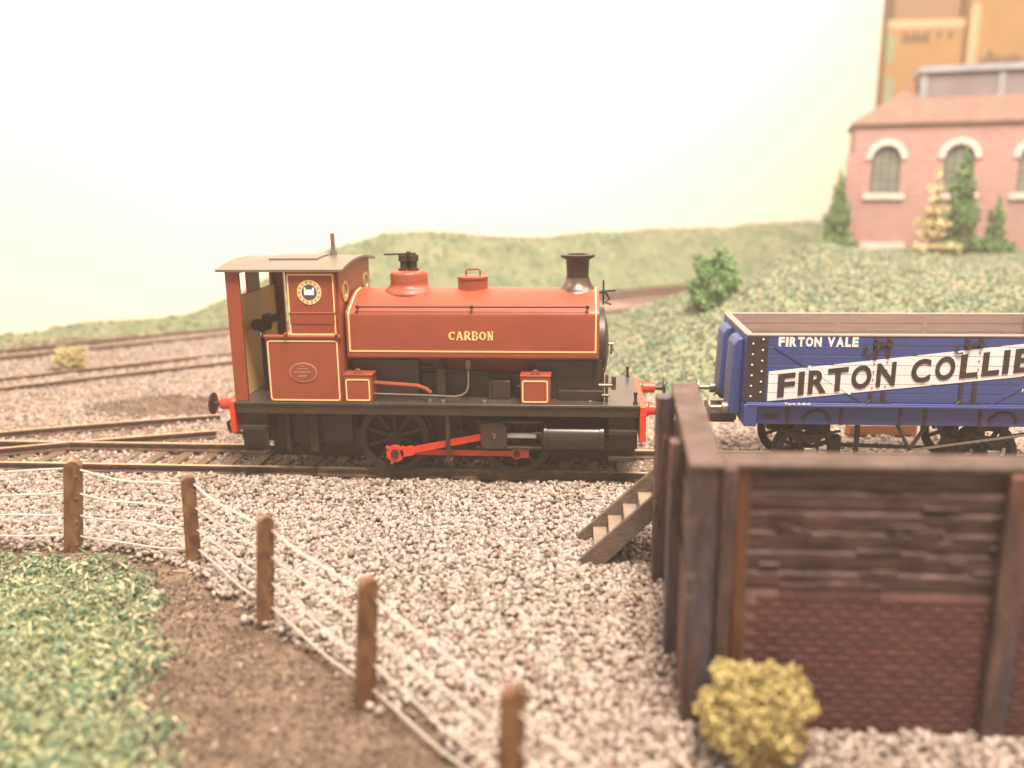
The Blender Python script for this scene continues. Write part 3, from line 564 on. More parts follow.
q = MB().tube([(.60, YC, 2.4), (.74, YC, 2.4)], .03).tube([(.72, YC, 2.4), (.72, YC - .25, 2.3)], .022, 6).tube([(.68, YC, 2.4), (.68, YC + .05, 2.15)], .022, 6); q.build('door_handle', 'dull', dr)
B('firebox', 'black', (-5.1, -3.6, .55, 2.4, 1.335, 2.2), (-3.6, -1.0, .72, 2.23, 1.335, 1.86), (-3.2, -3.0, .5, .72, 1.335, 2.0), (-1.95, -1.55, .45, .75, 1.335, 1.75), (-.5, .5, .42, .6, 1.335, 1.55))
for a_, b_, r_ in (((-4.45, .62, 2.0), (-3.3, .62, 2.02), .05), ((-3.0, .55, 1.95), (-2.0, .55, 1.9), .05), ((-3.1, .62, 2.0), (-3.05, .6, 2.2), .05), ((-2.0, .5, 1.33), (-2.0, .52, 1.75), .06), ((-1.4, .5, 1.62), (-.9, .5, 1.62), .04)): MB().tube([a_, b_], r_).build('feed_pipe', 'soot', LO)
for x0, x1 in ((-5.17, -4.55), (-1.30, -.66)):
    q = MB().box(x0, x1, .05, .52, 1.335, 1.93); tb = q.build('tool_box', 'red', LO, bevel=.012)
    MB().box(x0 - .015, x1 + .015, .04, .54, 1.932, 1.97).build('lid', 'red', tb, bevel=.008)
    MB().frame(x0 + .03, x1 - .05, 1.37, 1.86, .05, .03, .05).build('lining', 'line', tb)
    xm = (x0 + x1) / 2; MB().tube([(xm + .055 * math.cos(t), .08, 2.02 + .055 * math.sin(t)) for t in np.linspace(0, 2 * PI, 13)], .018, 6).bar((xm - .12, .1, 1.985), (xm + .12, .1, 1.985), .05, .03).build('lid_ring', 'red', tb)
q = MB().tube([(-4.56, .3, 1.72), (-3.6, .3, 1.66), (-3.42, .3, 1.6), (-3.3, .3, 1.5)], .05, 8); q.build('reach_rod', 'vermilion', LO)
bpy.data.objects['reach_rod'].data.materials[0] = M['red']
q = MB().tube([(-4.56, .2, 1.5), (-3.3, .2, 1.47), (-2.75, .2, 1.45), (-2.6, .22, 1.48), (-2.50, .24, 1.55), (-2.46, .26, 1.68), (-2.46, .3, 2.1)], .022, 8); ip = q.build('injector_pipe', 'dull', LO)
q = MB().lathe([(0, -.09), (.06, -.08), (.075, 0), (.06, .1), (0, .11)], (-2.46, .3, 2.13), 'z', 12); q.build('valve', 'copper', ip)
q = MB()
for x in np.arange(-7.5, 1.2, .145): q.lathe([(.014, 0), (.01, .012), (0, .014)], (x, .035, 1.33), 'z', 6)
for x, y in ((-3.0, .12), (-2.1, .15), (-3.3, .16), (.2, .2)): q.lathe([(.05, 0), (.05, .05), (0, .07)], (x, y, 1.33), 'z', 8)
q.build('rivet', 'dull', LO)
q = MB().tube([(.55, .28, 1.34), (.55, .28, 1.95)], .035).tube([(.38, .25, 1.72), (.72, .25, 1.72)], .045).tube([(.7, .25, 1.63), (.7, .25, 1.92)], .05).tube([(.45, .25, 1.5), (.62, .25, 1.5)], .03); q.build('steam_cock', 'copper', LO)
for x, y in ((1.17, .2), (1.13, 2.8)):
    q = MB().box(x - .03, x + .03, y, y + .02, 1.33, 1.58).box(x - .05, x + .05, y - .03, y + .03, 1.33, 1.37).box(x - .045, x + .045, y - .01, y + .01, 1.53, 1.58); q.build('lamp_iron', 'soot', LO)
q = MB().box(.46, .50, YC - .02, YC + .02, 3.3, 3.85).tube([(.42, YC, 3.6), (.75, YC, 3.62)], .022, 6).tube([(.55, YC, 3.55), (.62, YC, 3.42), (.52, YC, 3.35), (.66, YC, 3.3)], .022, 6).box(.36, .56, YC - .1, YC + .1, 3.56, 3.6); q.build('lamp_iron', 'soot', LO)
# ------------------------------------------------------------------ coal wagon
WA = thing('coal_wagon', 'dark blue open plank wagon lettered FIRTON VALE and FIRTON COLLIERY on a white band', 'wagon', (6.75, 1.475, RT))
X0, X1, Z0, Z1 = 3.42, 10.4, 1.46, 2.86
NP = 7; ph = (Z1 - Z0) / NP
for y0, y1 in ((-.02, .10), (2.85, 2.97)):
    q = MB()
    for k in range(NP): q.box(X0, X1, y0, y1, Z0 + k * ph + .006, Z0 + (k + 1) * ph - .006)
    q.box(X0 + .01, X1 - .01, y0 + .015, y1 - .015, Z0, Z1 - .02); sp = q.build('side_planks', 'blue', WA, bevel=.006)
    yy = (y1, y1 + .02) if y0 < 1 else (y0 - .02, y0)
    q = MB()
    for k in range(NP): q.box(X0 + .12, X1 - .12, yy[0] + .001, yy[1], Z0 + k * ph + .006, Z0 + (k + 1) * ph - .006)
    q.box(6.0, 6.1, yy[0], yy[1] + .012 if y0 < 1 else yy[1], Z0, Z1 - .01).box(8.0, 8.1, yy[0] - .012, yy[1], Z0, Z1 - .01); q.build('inner_lining', 'wtrim', sp, bevel=.004)
    MB().box(X0, X1, y0 - .012, y1 + .035, Z1 + .001, Z1 + .035).build('capping_strip', 'wtrim', sp, bevel=.006)
for x0, x1 in ((X0, X0 + .12), (X1 - .12, X1)):
    q = MB()
    for k in range(NP): q.box(x0, x1, .105, 2.845, Z0 + k * ph + .006, Z0 + (k + 1) * ph - .006)
    q.box(x0 + .015, x1 - .015, .105, 2.845, Z0, Z1 - .02); ep = q.build('end_planks', 'blue', WA, bevel=.006)
    xi = (x1 + .001, x1 + .02) if x0 < 5 else (x0 - .02, x0 - .001)
    MB().box(*xi, .13, 2.82, Z0, Z1 - .01).build('inner_lining', 'wtrim', ep)
    MB().box(x0 - .01, x1 + .02, .13, 2.82, Z1 + .002, Z1 + .032).build('capping_strip', 'wtrim', ep)
    s = -1 if x0 < 5 else 1; xf = x0 if s < 0 else x1
    for y in (.32, 1.72):
        MB().prism([(xf, 1.1), (xf, 2.76), (xf + s * .12, 2.72), (xf + s * .2, 2.6), (xf + s * .24, 1.5), (xf + s * .24, 1.1)], 'y', y, y + .78).build('end_stanchion', 'blue', ep, bevel=.02)
B('floor', 'wtrim', (X0 + .1, X1 - .1, .12, 2.83, 1.44, 1.5), parent=WA)
q = MB().box(X0 + .01, X0 + .44, -.035, -.021, Z0, Z1); cpn = q.build('corner_plate', 'print', WA)
q = MB()
for i, (x, off) in enumerate(((X0 + .13, 0), (X0 + .33, .09))):
    for k in range(6): q.lathe([(0, -.02), (.016, -.016), (.022, 0)], (x, -.035, Z0 + .12 + off + k * .225), 'y', 8)
q.build('rivet', 'white', cpn)
B('corner_plate', 'print', (X1 - .44, X1 - .01, -.035, -.021, Z0, Z1), parent=WA)
# white band following the planks
q = MB(); bt = lambda x: 2.115 + .122 * (x - 3.92); bb = lambda x: 1.475 + .113 * (x - 3.88)
for k in range(NP):
    a, b = Z0 + k * ph + .005, Z0 + (k + 1) * ph - .005; xs_ = np.linspace(3.90, 9.66, 120); seg = []
    for xx in xs_:
        lo, hi = max(a, bb(xx)), min(b, bt(xx)); seg.append((xx, lo, hi) if hi > lo + .002 else None)
    run = [s_ for s_ in seg if s_]
    if len(run) > 2: q.prism([(x, lo) for x, lo, hi in run] + [(x, hi) for x, lo, hi in run[::-1]], 'y', -.030, -.02)
wb = q.build('white_band', 'white', WA, smooth=0)
q = MB()
for ch, p0, p1 in (('F', 778.5, 796), ('I', 799.5, 805.5), ('R', 809.5, 828), ('T', 829, 849.5), ('O', 853, 873), ('N', 878, 897), ('C', 912.5, 931.5), ('O', 936, 955.5), ('L', 960.5, 978), ('L', 982, 999), ('I', 1002, 1008), ('E', 1013, 1029), ('R', 1034, 1053), ('Y', 1055, 1076)):
    xl = 4.125 + (p0 - 778.5) * .01996 - .03; put_text(q, ch, xl, -.033, 1.555 + .119 * (xl - 4.02), (p1 - p0) * .01996, .50, .119, .035, thick=.012)
q.v = q.v; q.build('band_lettering', 'print', wb, smooth=0)
q = MB(); xl = 4.06
for ch in 'FIRTON VALE':
    wd = {'F': .125, 'I': .055, 'R': .145, 'T': .135, 'O': .15, 'N': .15, 'V': .155, 'A': .16, 'L': .12, 'E': .125, ' ': .07}[ch]
    if ch != ' ': put_text(q, ch, xl, -.022, 2.645, wd, .205, 0, .055)
    xl += wd + .022
pass; q.build('side_lettering', 'white', WA, smooth=0)
q = MB(); put_text(q, 'Tare 6-8-0', 4.22, -.148, 1.43, .54, .055, 0, .03, thick=.004); put_text(q, 'No', 9.0, -.022, 1.72, .13, .08, 0, .03); q.build('tare_lettering', 'white', WA, smooth=0)
for i, x in enumerate((5.98, 6.24, 7.78, 8.05)):
    xx = x + .04; MB().box(x - .02 - .01 * (i % 2), x + .05, -.06, -.021, Z0 - .04, bb(xx) - .02).build('door_strap', 'print', WA); q = MB().box(x, x + .07, -.05, -.021, bt(xx) + .02, Z1 - .01)
    for z in (2.8, 2.68): q.lathe([(0, -.03), (.03, -.02), (.03, 0)], (x + .035, -.05, z), 'y', 8)
    q.build('door_strap', 'print', WA)
    q = MB()
    for z in np.arange(bb(xx) + .08, bt(xx) - .03, .17): q.lathe([(0, -.018), (.018, -.014), (.02, 0)], (x + .035, -.03, z), 'y', 8)
    q.build('strap_bolt', 'wtrim', WA)
for x in (5.98, 7.78):
    q = MB().box(x - .02, x + .36, -.07, -.045, 2.70, 2.76).tube([(x - .12, -.06, 2.72), (x - .2, -.06, 2.62), (x - .14, -.06, 2.52), (x - .04, -.06, 2.54)], .018, 6).tube([(x + .1, -.06, 2.7), (x + .06, -.08, 2.6)], .025, 6); q.build('door_latch', 'print', WA)
    q = MB().box(x - .08, x + .42, -.075, -.03, Z0 - .03, Z0 + .03).tube([(x + .02, -.05, 1.52), (x - .08, -.07, 1.44)], .03, 6); q.build('door_hinge', 'soot', WA)
for p0, p1 in (((4.0, 2.66), (5.9, 1.47)), ((9.55, 2.2), (8.4, 1.47))):
    f_ = lambda t: (p0[0] + (p1[0] - p0[0]) * t, p0[1] + (p1[1] - p0[1]) * t)
    T = [t for t in np.linspace(0, 1, 81) if bb(f_(t)[0]) - .02 < f_(t)[1] < bt(f_(t)[0]) + .02]; ta, tb_ = (min(T), max(T)) if T else (1, 1)
    for t0, t1, m_ in ((0, ta, 'blue'), (ta, tb_, 'white'), (tb_, 1, 'blue')):
        if t1 - t0 > .03: a_, b_ = f_(t0), f_(t1); MB().bar((a_[0], -.029, a_[1]), (b_[0], -.029, b_[1]), .075, .016, up=(0, 1, 0)).build('diagonal_strap', m_, WA)
q = MB().box(X0 + .05, X1 - .05, .0, .12, .97, 1.36).box(X0 + .05, X1 - .05, -.14, .12, 1.38, 1.43).box(X0 + .05, X1 - .05, -.1, .0, 1.42, 1.455); q.build('sole_bar', 'blue', WA, bevel=.012)
MB().box(X0 + .05, X1 - .05, 2.83, 2.95, .97, 1.4).build('sole_bar', 'blue', WA, bevel=.012)
for x in (X0 + .0, X1 - .26): MB().box(x, x + .26, -.14, 3.09, .95, 1.42).build('headstock', 'blue', WA, bevel=.015)
q = MB()
for x in (4.35, 5.45, 6.65, 7.15, 8.25, 9.2): MB().box(x - .03, x + .03, -.022, .0, .97, 1.37).build('solebar_strap', 'print', WA)
for x in (4.95, 8.72):
    MB().tube([(x + .27 * math.cos(t), -.02, 1.05 + .22 * math.sin(t)) for t in np.linspace(0, PI, 13)], .03, 6).build('axleguard_iron', 'print', WA)
MB().box(3.85, 4.15, -.02, 0, 1.1, 1.18).build('label_clip', 'print', WA)
for x in (4.90, 8.68):
    for y, f in ((.60, -1), (2.35, 1)):
        wheel(WA, x, y, .24, .62, f, 8, crank=False, m='soot')
    MB().tube([(x, .3, .24), (x, 2.65, .24)], .07, 10).build('axle', 'soot', WA)
    for y in (.12, 2.74):
        q = MB().box(x - .13, x + .13, y, y + .16, .10, .40); ax = q.build('axle_box', 'dull', WA, bevel=.02)
        q = MB()
        for k in range(4):
            w = .62 - .13 * k; q.tube([(x - w, y + .07, .78 - .055 * k), (x, y + .07, .66 - .055 * k), (x + w, y + .07, .78 - .055 * k)], .03, 6)
        q.build('leaf_spring', 'soot', ax)
        q = MB().prism([(x - .34, .97), (x - .16, .06), (x - .11, .06), (x - .17, .97)], 'y', y + .17, y + .21).prism([(x + .34, .97), (x + .16, .06), (x + .11, .06), (x + .17, .97)], 'y', y + .17, y + .21); q.build('axle_guard', 'soot', ax)
q = MB().bar((6.62, .06, .98), (6.92, .06, .42), .06, .06, up=(0, 1, 0)).bar((7.22, .06, .98), (6.92, .06, .42), .06, .06, up=(0, 1, 0)); q.build('brake_hanger', 'soot', WA)
q = MB().bar((5.9, .3, .95), (5.9, .3, .1), .09, .06, up=(0, 1, 0)).bar((7.6, .4, .9), (7.9, .4, .2), .08, .06, up=(0, 1, 0)).bar((5.55, .6, .35), (8.0, .6, .3), .07, .07).box(5.5, 5.64, .5, .75, -.05, .55).box(7.94, 8.08, .5, .75, -.05, .55); q.build('brake_rigging', 'soot', WA)
q = MB().bar((6.92, -.04, .45), (9.7, -.10, .92), .03, .06, up=(0, 1, 0)); q.build('brake_lever', 'dull', WA)
B('underframe', 'soot', (3.6, 9.9, .5, .62, .98, 1.44), (3.6, 9.9, 2.3, 2.42, .98, 1.44), (4.2, 5.6, 1.2, 1.7, .5, 1.0), (6.2, 7.6, .9, 2.1, .95, 1.3), parent=WA)
for y in (.55, 2.40):
    for x, d in ((X0, -1), (X1, 1)):
        buffer(WA, x, y, 1.18, d, 'dull', 'dull', .19, .66)
q = MB().tube([(X0, YC, 1.2), (X0 - .2, YC, 1.2), (X0 - .32, YC, 1.3), (X0 - .42, YC, 1.2), (X0 - .32, YC, 1.08)], .06, 8); q.build('coupling_hook', 'soot', WA)
q = MB().box(2.4, 3.5, 1.35, 1.6, .62, .72).box(2.9, 3.45, .9, 2.05, .8, .95).tube([(2.2, 1.1, .8), (2.2, 1.85, .8), (2.5, 1.85, .8), (2.5, 1.1, .8), (2.2, 1.1, .8)], .04, 6); q.build('drag_coupling', 'soot', WA)
# ------------------------------------------------------------------ coal bin (foreground)
BI = thing('coal_bin', 'weathered dark timber and brick coal bin standing in front of the track', 'coal bin', (4.5, -6.5, GZ))
# left wall: cap, timber upper, brick lower
def SHR(q):
    q.v = [(x - .19 * max(0, -y - 4.1) / 4.1, y, z) for x, y, z in q.v]; return q
def planked(q, x0, x1, y0, y1, z0, z1, n, axis):
    h = (z1 - z0) / n
    for k in range(n):
        j = random.uniform(-.022, .022); a = z0 + k * h + .018; b = z0 + (k + 1) * h - .018
        if axis == 'y': q.prism([(y0 + .012 + j * .5, a), (y0 - .022 + j * .5, b - .03), (y0 - .004 + j * .5, b), (y1, b), (y1, a)], 'x', x0, x1)
        else: q.box(x0 + j, x1, y0, y1, a, b)
q = MB(); planked(q, 1.52, 1.86, -8.0, -4.12, 1.2, 2.74, 6, 'x'); q.box(1.545, 1.84, -7.97, -4.14, 1.1, 2.73); SHR(q).build('side_timber', 'bin_wood', BI, bevel=.02)
SHR(MB().box(1.5, 1.88, -8.06, -4.1, GZ - .1, 1.19)).build('side_brickwork', 'bin_brick', BI, bevel=.015)
q = MB().prism([(1.46, -8.22), (1.88, -8.22), (1.88, -4.08), (1.46, -4.08)], 'z', 2.745, 2.82); SHR(q).build('side_capping', 'bin_cap', BI, bevel=.02)
q = MB(); planked(q, 1.70, 8.2, -8.08, -7.72, 1.2, 2.74, 6, 'y'); q.box(1.70, 8.2, -8.05, -7.74, 1.1, 2.73)
for k in range(46):    # raised grain and splinters
    x = random.uniform(2., 5.2); z = 1.25 + random.random() * 1.42; L_ = random.uniform(.12, .5); q.bar((x, -8.098, z), (x + L_, -8.098, z + random.uniform(-.015, .015)), .045, random.uniform(.012, .03), up=(0, 0, 1))
q.build('front_timber', 'bin_wood', BI, bevel=.015)
q = MB().box(1.70, 8.2, -8.07, -7.72, GZ - .1, 1.19, 0)
for k in range(18):
    z = GZ - .04 + k * .1; x = 2.05 + (k % 2) * .12
    while x < 6.9:
        L_ = .225; j = random.uniform(-.003, .003); q.box(x, x + L_, -8.095 + j, -8.06, z, z + .068, 1); x += .24
q.build('front_brickwork', ['bin_mortar', 'bin_bricks'], BI, bevel=.012)
MB().box(1.70, 8.2, -8.16, -7.66, 2.745, 2.82).build('front_capping', 'bin_cap', BI, bevel=.02)
for x, y, w, d, t in ((1.215, -4.45, .28, .32, 2.66), (1.21, -6.7, .28, .25, 2.62), (1.285, -8.19, .36, .12, 2.744), (1.66, -8.27, .17, .165, 2.80), (4.90, -8.25, .30, .145, 2.744), (7.7, -8.25, .3, .145, 2.744)):
    MB().box(x, x + w, y, y + d, GZ - .2, t).build('post', 'bin_post', BI, bevel=.025)
M['orange_stain'] = mat('orange_batten', (.17, .062, .026), (.075, .036, .026), .5, 2., stretch=(3, 3, .6), bump=.5)
MB().box(1.86, 2.02, -8.125, -8.07, GZ - .1, 2.74).build('corner_batten', 'orange_stain', BI, bevel=.02)
# ------------------------------------------------------------------ stairs
ST = thing('wooden_staircase', 'small weathered wooden staircase leaning up behind the coal bin', 'staircase', (.3, -3.3, GZ))
for y in (-3.86, -2.72):
    MB().prism([(.04, GZ - .05), (.30, GZ - .05), (1.98, 1.06), (1.78, 1.29), (-.06, GZ + .12)], 'y', y, y + .09).build('stringer', 'stair', ST, bevel=.012)
for k in range(6):
    x = .25 + .27 * k; z = -.60 + .235 * k
    MB().box(x, x + .05, -3.77, -2.72, z, z + .30).box(x + .0, x + .26, -3.77, -2.72, z + .26, z + .305).build('tread', 'tread', ST, bevel=.008)
q = MB()
# ------------------------------------------------------------------ yellow bush in front of the bin
def bush(name, label, c, r, n, m, size, group=None, squash=.85, cat='bush', stem=True, lump=.22):
    t = thing(name, label, cat, (c[0], c[1], c[2]), group or 'foam shrubs of the layout')
    u = rng.normal(size=(n, 3)); u /= np.linalg.norm(u, axis=1)[:, None]
    lob = 1 + lump * np.sin(u[:, 0] * 5 + 1) * np.cos(u[:, 1] * 4 + 2) + lump * .7 * np.sin(u[:, 2] * 7 + u[:, 0] * 6)
    lob = lob + lump * .5 * np.sin(u[:, 0] * 13 + 2) * np.sin(u[:, 2] * 11 + u[:, 1] * 9); rad = r * lob * rng.uniform(.6, 1.06, n) ** .6
    P = u * rad[:, None] * np.array([1, 1, squash]) + np.array([c[0], c[1], c[2] + r * squash * .9]); P = P[P[:, 2] > c[2]]
    V, F = scatter(P, rng.uniform(size * .6, size * 1.3, len(P)), ico(0), jit=.35)
    np_mesh('foliage', V, F, m, t)
    if stem: MB().tube([(c[0], c[1], c[2] - .1), (c[0], c[1], c[2] + r)], r * .12, 7).build('stem', 'bark', t)
    return t
bush('shrub', 'yellow foam bush growing against the front of the coal bin', (2.08, -8.72, GZ - .06), .63, 5200, 'yellow', .031, lump=.13, squash=.98)
bush('shrub', 'small yellow tuft growing between the far tracks at left', (-18.75, 11.6, GZ + .05), .50, 900, 'leaf_y', .055, squash=.8, lump=.35)
bush('shrub', 'bright green foam bush on the hillside behind the blue wagon', (4.95, 15.2, .55), .80, 2100, 'leaf_m', .085, lump=.28, squash=1.7)
# ------------------------------------------------------------------ fence
FE = thing('wire_fence', 'low fence of brown wooden posts strung with four wires along the earth bank', 'fence', (-5, -6, GZ))
posts = [(-13.2, -3.9, .0, 1.15), (-9.45, -3.67, .23, 1.18), (-6.95, -4.04, .05, 1.05), (-4.85, -6.16, .15, 1.22), (-2.79, -8.11, 0.14, 1.23), (-.72, -10.1, .06, 1.05)]
for i, (x, y, lean, zt) in enumerate(posts):
    w, d = (.30, .16) if i < 2 else (.25, .15); r = (0, .12, .5, .55, .55, .55)[i]
    q = MB(); H = zt - GZ
    q.prism([(-w / 2, -.15), (w / 2, -.15), (w / 2 * .98, H - .1), (w / 2 * .6, H - .02), (-w / 2 * .1, H), (-w / 2 * .85, H - .06), (-w / 2, H - .14)], 'y', -d / 2, d / 2)
    for z in (.16, .62, 1.07, 1.5): q.tube([(w * .3, -d / 2 - .015, z * H / 1.8), (w * .3, -d / 2 + .02, z * H / 1.8)], .03, 8)
    q.v = [(a * math.cos(r) - b * math.sin(r) + x + lean * (c / H), a * math.sin(r) + b * math.cos(r) + y, c + GZ) for a, b, c in q.v]
    q.build('post', 'post', FE, bevel=.012)
fr = (.36, .60, .845, 1.09)   # unused spacing guide
hts = [(.98, .53, .10, -.28), (1.0, .54, .12, -.27), (.88, .45, .05, -.33), (.98, .56, .13, -.29), (.92, .46, .0, -.38), (.75, .35, -.1, -.45)]
for k in range(4):
    pts = []
    for i in range(len(posts) - 1):
        a, b = posts[i], posts[i + 1]; za, zb = hts[i][k], hts[i + 1][k]; oy = -.11 if i > 1 else 0
        for j in range(8):
            t = j / 8; sag = -.05 * math.sin(PI * t) * (1 + .6 * math.sin(k * 2.1 + i)); wob = .02 * math.sin(9 * t + k + i)
            bx = .10 if i >= 2 else 0
            zz_ = za + (zb - za) * t; pts.append((a[0] + (b[0] - a[0]) * t + bx * 1 + (a[2] * (1 - t) + b[2] * t) * (zz_ - GZ) / 1.8, a[1] + (b[1] - a[1]) * t - .0, za + (zb - za) * t + sag + wob))
    pts.append((posts[-1][0] + .1, posts[-1][1], hts[-1][k]))
    last = pts[-1]; pts.append((last[0] + 1.6, last[1] - 1.9, last[2]))
    MB().tube(pts, .018, 8).build('wire', 'wire', FE)
# ------------------------------------------------------------------ brick shed on the hill
SY = 33.
zb = 1.2
SH = thing('brick_shed', 'pink brick engine shed with arched windows and a red roof standing on the hill', 'building', (15.05, SY, zb))
WXs = [16.72, 20.35, 23.95, 27.6]
def arch(cx, w, z0, zs, n=12): return [(cx - w, z0), (cx + w, z0)] + [(cx + w * math.cos(t), zs + w * math.sin(t)) for t in np.linspace(0, PI, n)]
# front wall with real arched openings: build as pieces round each opening
q = MB(); xa, xb, zt = 15.05, 30.0, 8.85; w = .76; z0w, zs = 5.05, 6.9
edges = [xa] + [v for c in WXs for v in (c - w, c + w)] + [xb]
for i in range(0, len(edges), 2): q.box(edges[i], edges[i + 1], SY, SY + .4, zb, zt)
for c in WXs:
    q.box(c - w, c + w, SY, SY + .4, zb, z0w)
    top = [(c + w * math.cos(t), zs + w * math.sin(t)) for t in np.linspace(0, PI, 13)]
    q.prism([(c + w, zt)] + top + [(c - w, zt)], 'y', SY, SY + .4)
q.box(xa, xa + .4, SY + .4, SY + 9, zb, zt).box(xb - .4, xb, SY + .4, SY + 9, zb, zt).box(xa, xb, SY + 9, SY + 9.4, zb, zt)
wl = q.build('wall', 'brick', SH, smooth=0)
for c in WXs:
    q = MB(); o_ = [(c + (w + .30) * math.cos(t), zs + (w + .30) * math.sin(t)) for t in np.linspace(0, PI, 13)]; i_ = [(c + (w - .02) * math.cos(t), zs + (w - .02) * math.sin(t)) for t in np.linspace(PI, 0, 13)]
    q.prism(o_ + i_, 'y', SY - .12, SY - .002); ws = q.build('window_surround', 'stone', SH, smooth=0); MB().box(c - w - .3, c + w + .3, SY - .2, SY - .005, z0w - .32, z0w - .005).build('window_sill', 'stone', SH, smooth=0)
    MB().prism(arch(c, w - .03, z0w, zs), 'y', SY + .26, SY + .3).build('window_pane', 'glass', ws)
    q = MB()
    for k in (-.43, 0, .43): q.box(c + k - .03, c + k + .03, SY + .2, SY + .255, z0w, zs + .6)
    for z in np.arange(z0w + .4, zs + .5, .42): q.box(c - w, c + w, SY + .215, SY + .25, z, z + .05)
    q.build('glazing_bars', 'leadgrey', ws)
MB().box(xa - .35, xa + .35, SY - .15, SY + .6, zb, 7.2).build('buttress', 'brick', SH)
MB().box(15.7, 18.0, SY - .25, SY - .01, zb, 2.35).build('plinth', 'stone', SH)
q = MB(); e0, e1, y0, y1, ze, zr = xa - .25, xb + .25, SY - .25, SY + 9.65, 8.86, 11.3
vs = [(e0, y0, ze), (e1, y0, ze), (e1, y1, ze), (e0, y1, ze), (e0 + 3.6, (y0 + y1) / 2, zr), (e1 - 3.6, (y0 + y1) / 2, zr), (e0, y0, ze - .15), (e1, y0, ze - .15), (e1, y1, ze - .15), (e0, y1, ze - .15)]
q.add(vs, [(0, 1, 5, 4), (1, 2, 5), (2, 3, 4, 5), (3, 0, 4), (0, 6, 7, 1), (1, 7, 8, 2), (2, 8, 9, 3), (3, 9, 6, 0), (6, 9, 8, 7)]); rfs = q.build('roof', 'slate', SH, smooth=0)
q = MB().box(18.4, 28.6, SY + 2.6, SY + 6.6, 9.4, 11.55); rv = q.build('roof_vent', 'ventdark', rfs)
q = MB().box(18.2, 28.8, SY + 2.3, SY + 6.9, 11.56, 11.9)
for x in (18.3, 22.2, 26.0, 28.3): q.box(x, x + .35, SY + 2.48, SY + 2.6, 9.9, 11.55)
q.build('vent_trim', 'leadgrey', rv)
SH.rotation_euler.z = math.radians(-14.5)
# ------------------------------------------------------------------ trees by the shed
def conifer(label, x, y, z, h, r, m, n, gap=0., group='model trees beside the brick shed', lean=0):
    t = thing('conifer_tree', label, 'tree', (x, y, z), group)
    tiers = int(h / .55); P = []
    for k in range(tiers):
        f = k / max(tiers - 1, 1); zz = z + h * (.14 + .86 * f); rr = r * (1 - f) ** .8 * (1 + .25 * math.sin(k * 2.3)) + .08; c = int(n * (rr / r) ** 1.3 / tiers * 2.2) + 6
        a = rng.uniform(0, 2 * PI, c); d = rr * np.sqrt(rng.random(c)); br = 1 + .3 * np.cos(a * 3 + k * 1.7)
        P.append(np.stack([x + lean * f + np.cos(a) * d * br, y + np.sin(a) * d * br, zz - .22 * d + rng.normal(0, .09 + .1 * (1 - gap), c)], 1))
    P = np.concatenate(P); V, F = scatter(P, rng.uniform(.06, .15, len(P)), OCT, jit=.3, aniso=(1.3, .8, .5)); np_mesh('foliage', V, F, m, t)
    q = MB().tube([(x, y, z - .5), (x + lean, y, z + h)], [.13, .03], 7)
    for k in range(tiers):
        f = k / max(tiers - 1, 1); zz = z + h * (.12 + .8 * f)
        for j in range(4):
            a = j * PI / 2 + k; rr = r * (1 - f) * .9; q.tube([(x + lean * f, y, zz), (x + lean * f + rr * math.cos(a), y + rr * math.sin(a), zz - .1)], .035, 5)
    q.build('trunk', 'bark', t); return t
conifer('narrow dark green tree left of the brick shed corner', 14.3, 32.6, 1.35, 4.6, .8, 'leaf', 1500)
conifer('pale yellowish sparse tree before the middle arched window', 17.85, 28.2, 1.45, 4.6, 1.0, 'leaf_y', 480, gap=.9)
conifer('tall dark green tree right of the yellowish tree before the brick shed', 19.45, 29.0, 1.45, 5.7, 1.0, 'leaf', 1900)
conifer('short dark green tree rightmost in front of the brick shed', 21.3, 29.0, 1.45, 3.1, .7, 'leaf', 1000)
bush('shrub', 'low rounded green shrub at the foot of the yellowish tree', (17.3, 27.4, 1.4), .55, 420, 'leaf', .12, squash=.7)
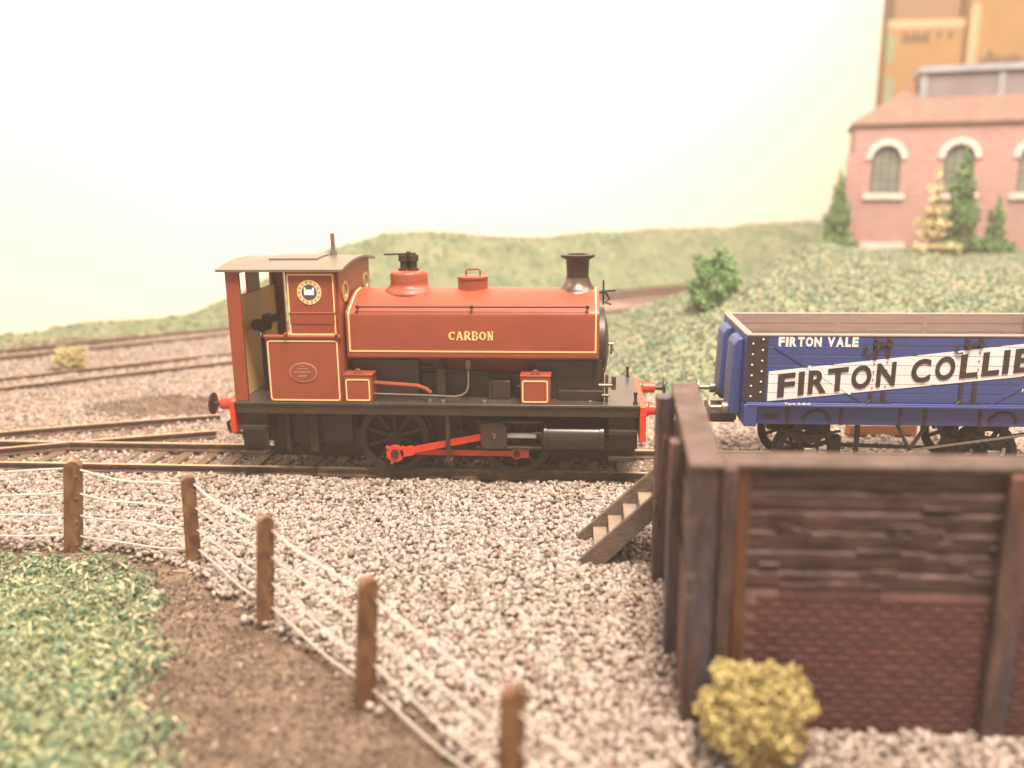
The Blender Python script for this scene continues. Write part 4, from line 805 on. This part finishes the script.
# ------------------------------------------------------------------ cardboard boxes far behind
def carton(label, x0, x1, y0, y1, z0, z1, m='card', extras=()):
    t = thing('cardboard_box', label, 'box', ((x0 + x1) / 2, (y0 + y1) / 2, z0), 'cardboard boxes stacked behind the shed')
    MB().box(x0, x1, y0, y1, z0, z1 - .12).build('carton', m, t, bevel=.15)
    MB().box(x0 + .05, (x0 + x1) / 2 - .05, y0, y1, z1 - .118, z1).box((x0 + x1) / 2 + .05, x1 - .05, y0, y1, z1 - .118, z1).build('flap', m, t)
    for nm, mm, bs in extras:
        q = MB()
        for b in bs: q.box(b[0], b[1], y0 - .06, y0 - .01, b[2], b[3])
        q.build(nm, mm, t)
    return t
carton('large brown cardboard box directly behind the left end of the shed roof', 28.1, 35.0, 70, 80, GZ, 20.0, 'card',
       [('printed_marks', 'ink', [(29.5 + k * .5, 29.5 + k * .5 + .36, 17.9, 18.9 - .25 * (k % 2)) for k in range(5)] + [(32.6, 32.9, 18.3, 18.9), (33.6, 33.9, 18.2, 18.9)]),
        ('tape', 'tape', [(28.15, 34.95, 19.2, 19.9)]), ('green_label', 'pgreen', [(28.15, 28.9, 16.2, 18.6)]), ('green_label', 'pgreen', [(28.2, 29.1, 12.5, 14.9)])])
carton('larger brown cardboard box at the right, partly out of the picture', 35.2, 48, 69.5, 82, GZ, 25, 'card',
       [('printed_marks', 'ink', [(36.5 + k * .55, 36.5 + k * .55 + .4, 15.8, 16.4 + (.6 if k == 1 else .1 * (k % 3))) for k in range(7)]), ('tape', 'tape', [(35.25, 36.0, 8, 21.)])])
carton('darker brown box resting on top of the left cardboard box', 28.9, 34.9, 71, 80, 20.01, 25, 'card_d')
carton('dark brown box standing at the far left edge of the box stack', 26.8, 28.05, 71, 78, GZ, 19.2, 'card_d', [('green_label', 'pgreen', [(27.0, 27.95, 17.0, 19.1)])])

# ------------------------------------------------------------------ thin volume added to lift the blacks like milky lens glare
hz = MB().box(-85, 85, -34, 92, -1.9, 41.5); hm = bpy.data.materials.new('glare_haze_volume'); hm.use_nodes = True; nt = hm.node_tree
nt.nodes.remove(nt.nodes['Principled BSDF']); pv = nt.nodes.new('ShaderNodeVolumePrincipled'); pv.inputs['Density'].default_value = .0025; pv.inputs['Color'].default_value = (1, .86, .74, 1)
pv.inputs['Anisotropy'].default_value = 0; nt.links.new(pv.outputs[0], nt.nodes['Material Output'].inputs['Volume']); M['glare_haze'] = hm
ho = hz.build('glare_haze', 'glare_haze', smooth=0); tag(ho, kind='stuff')
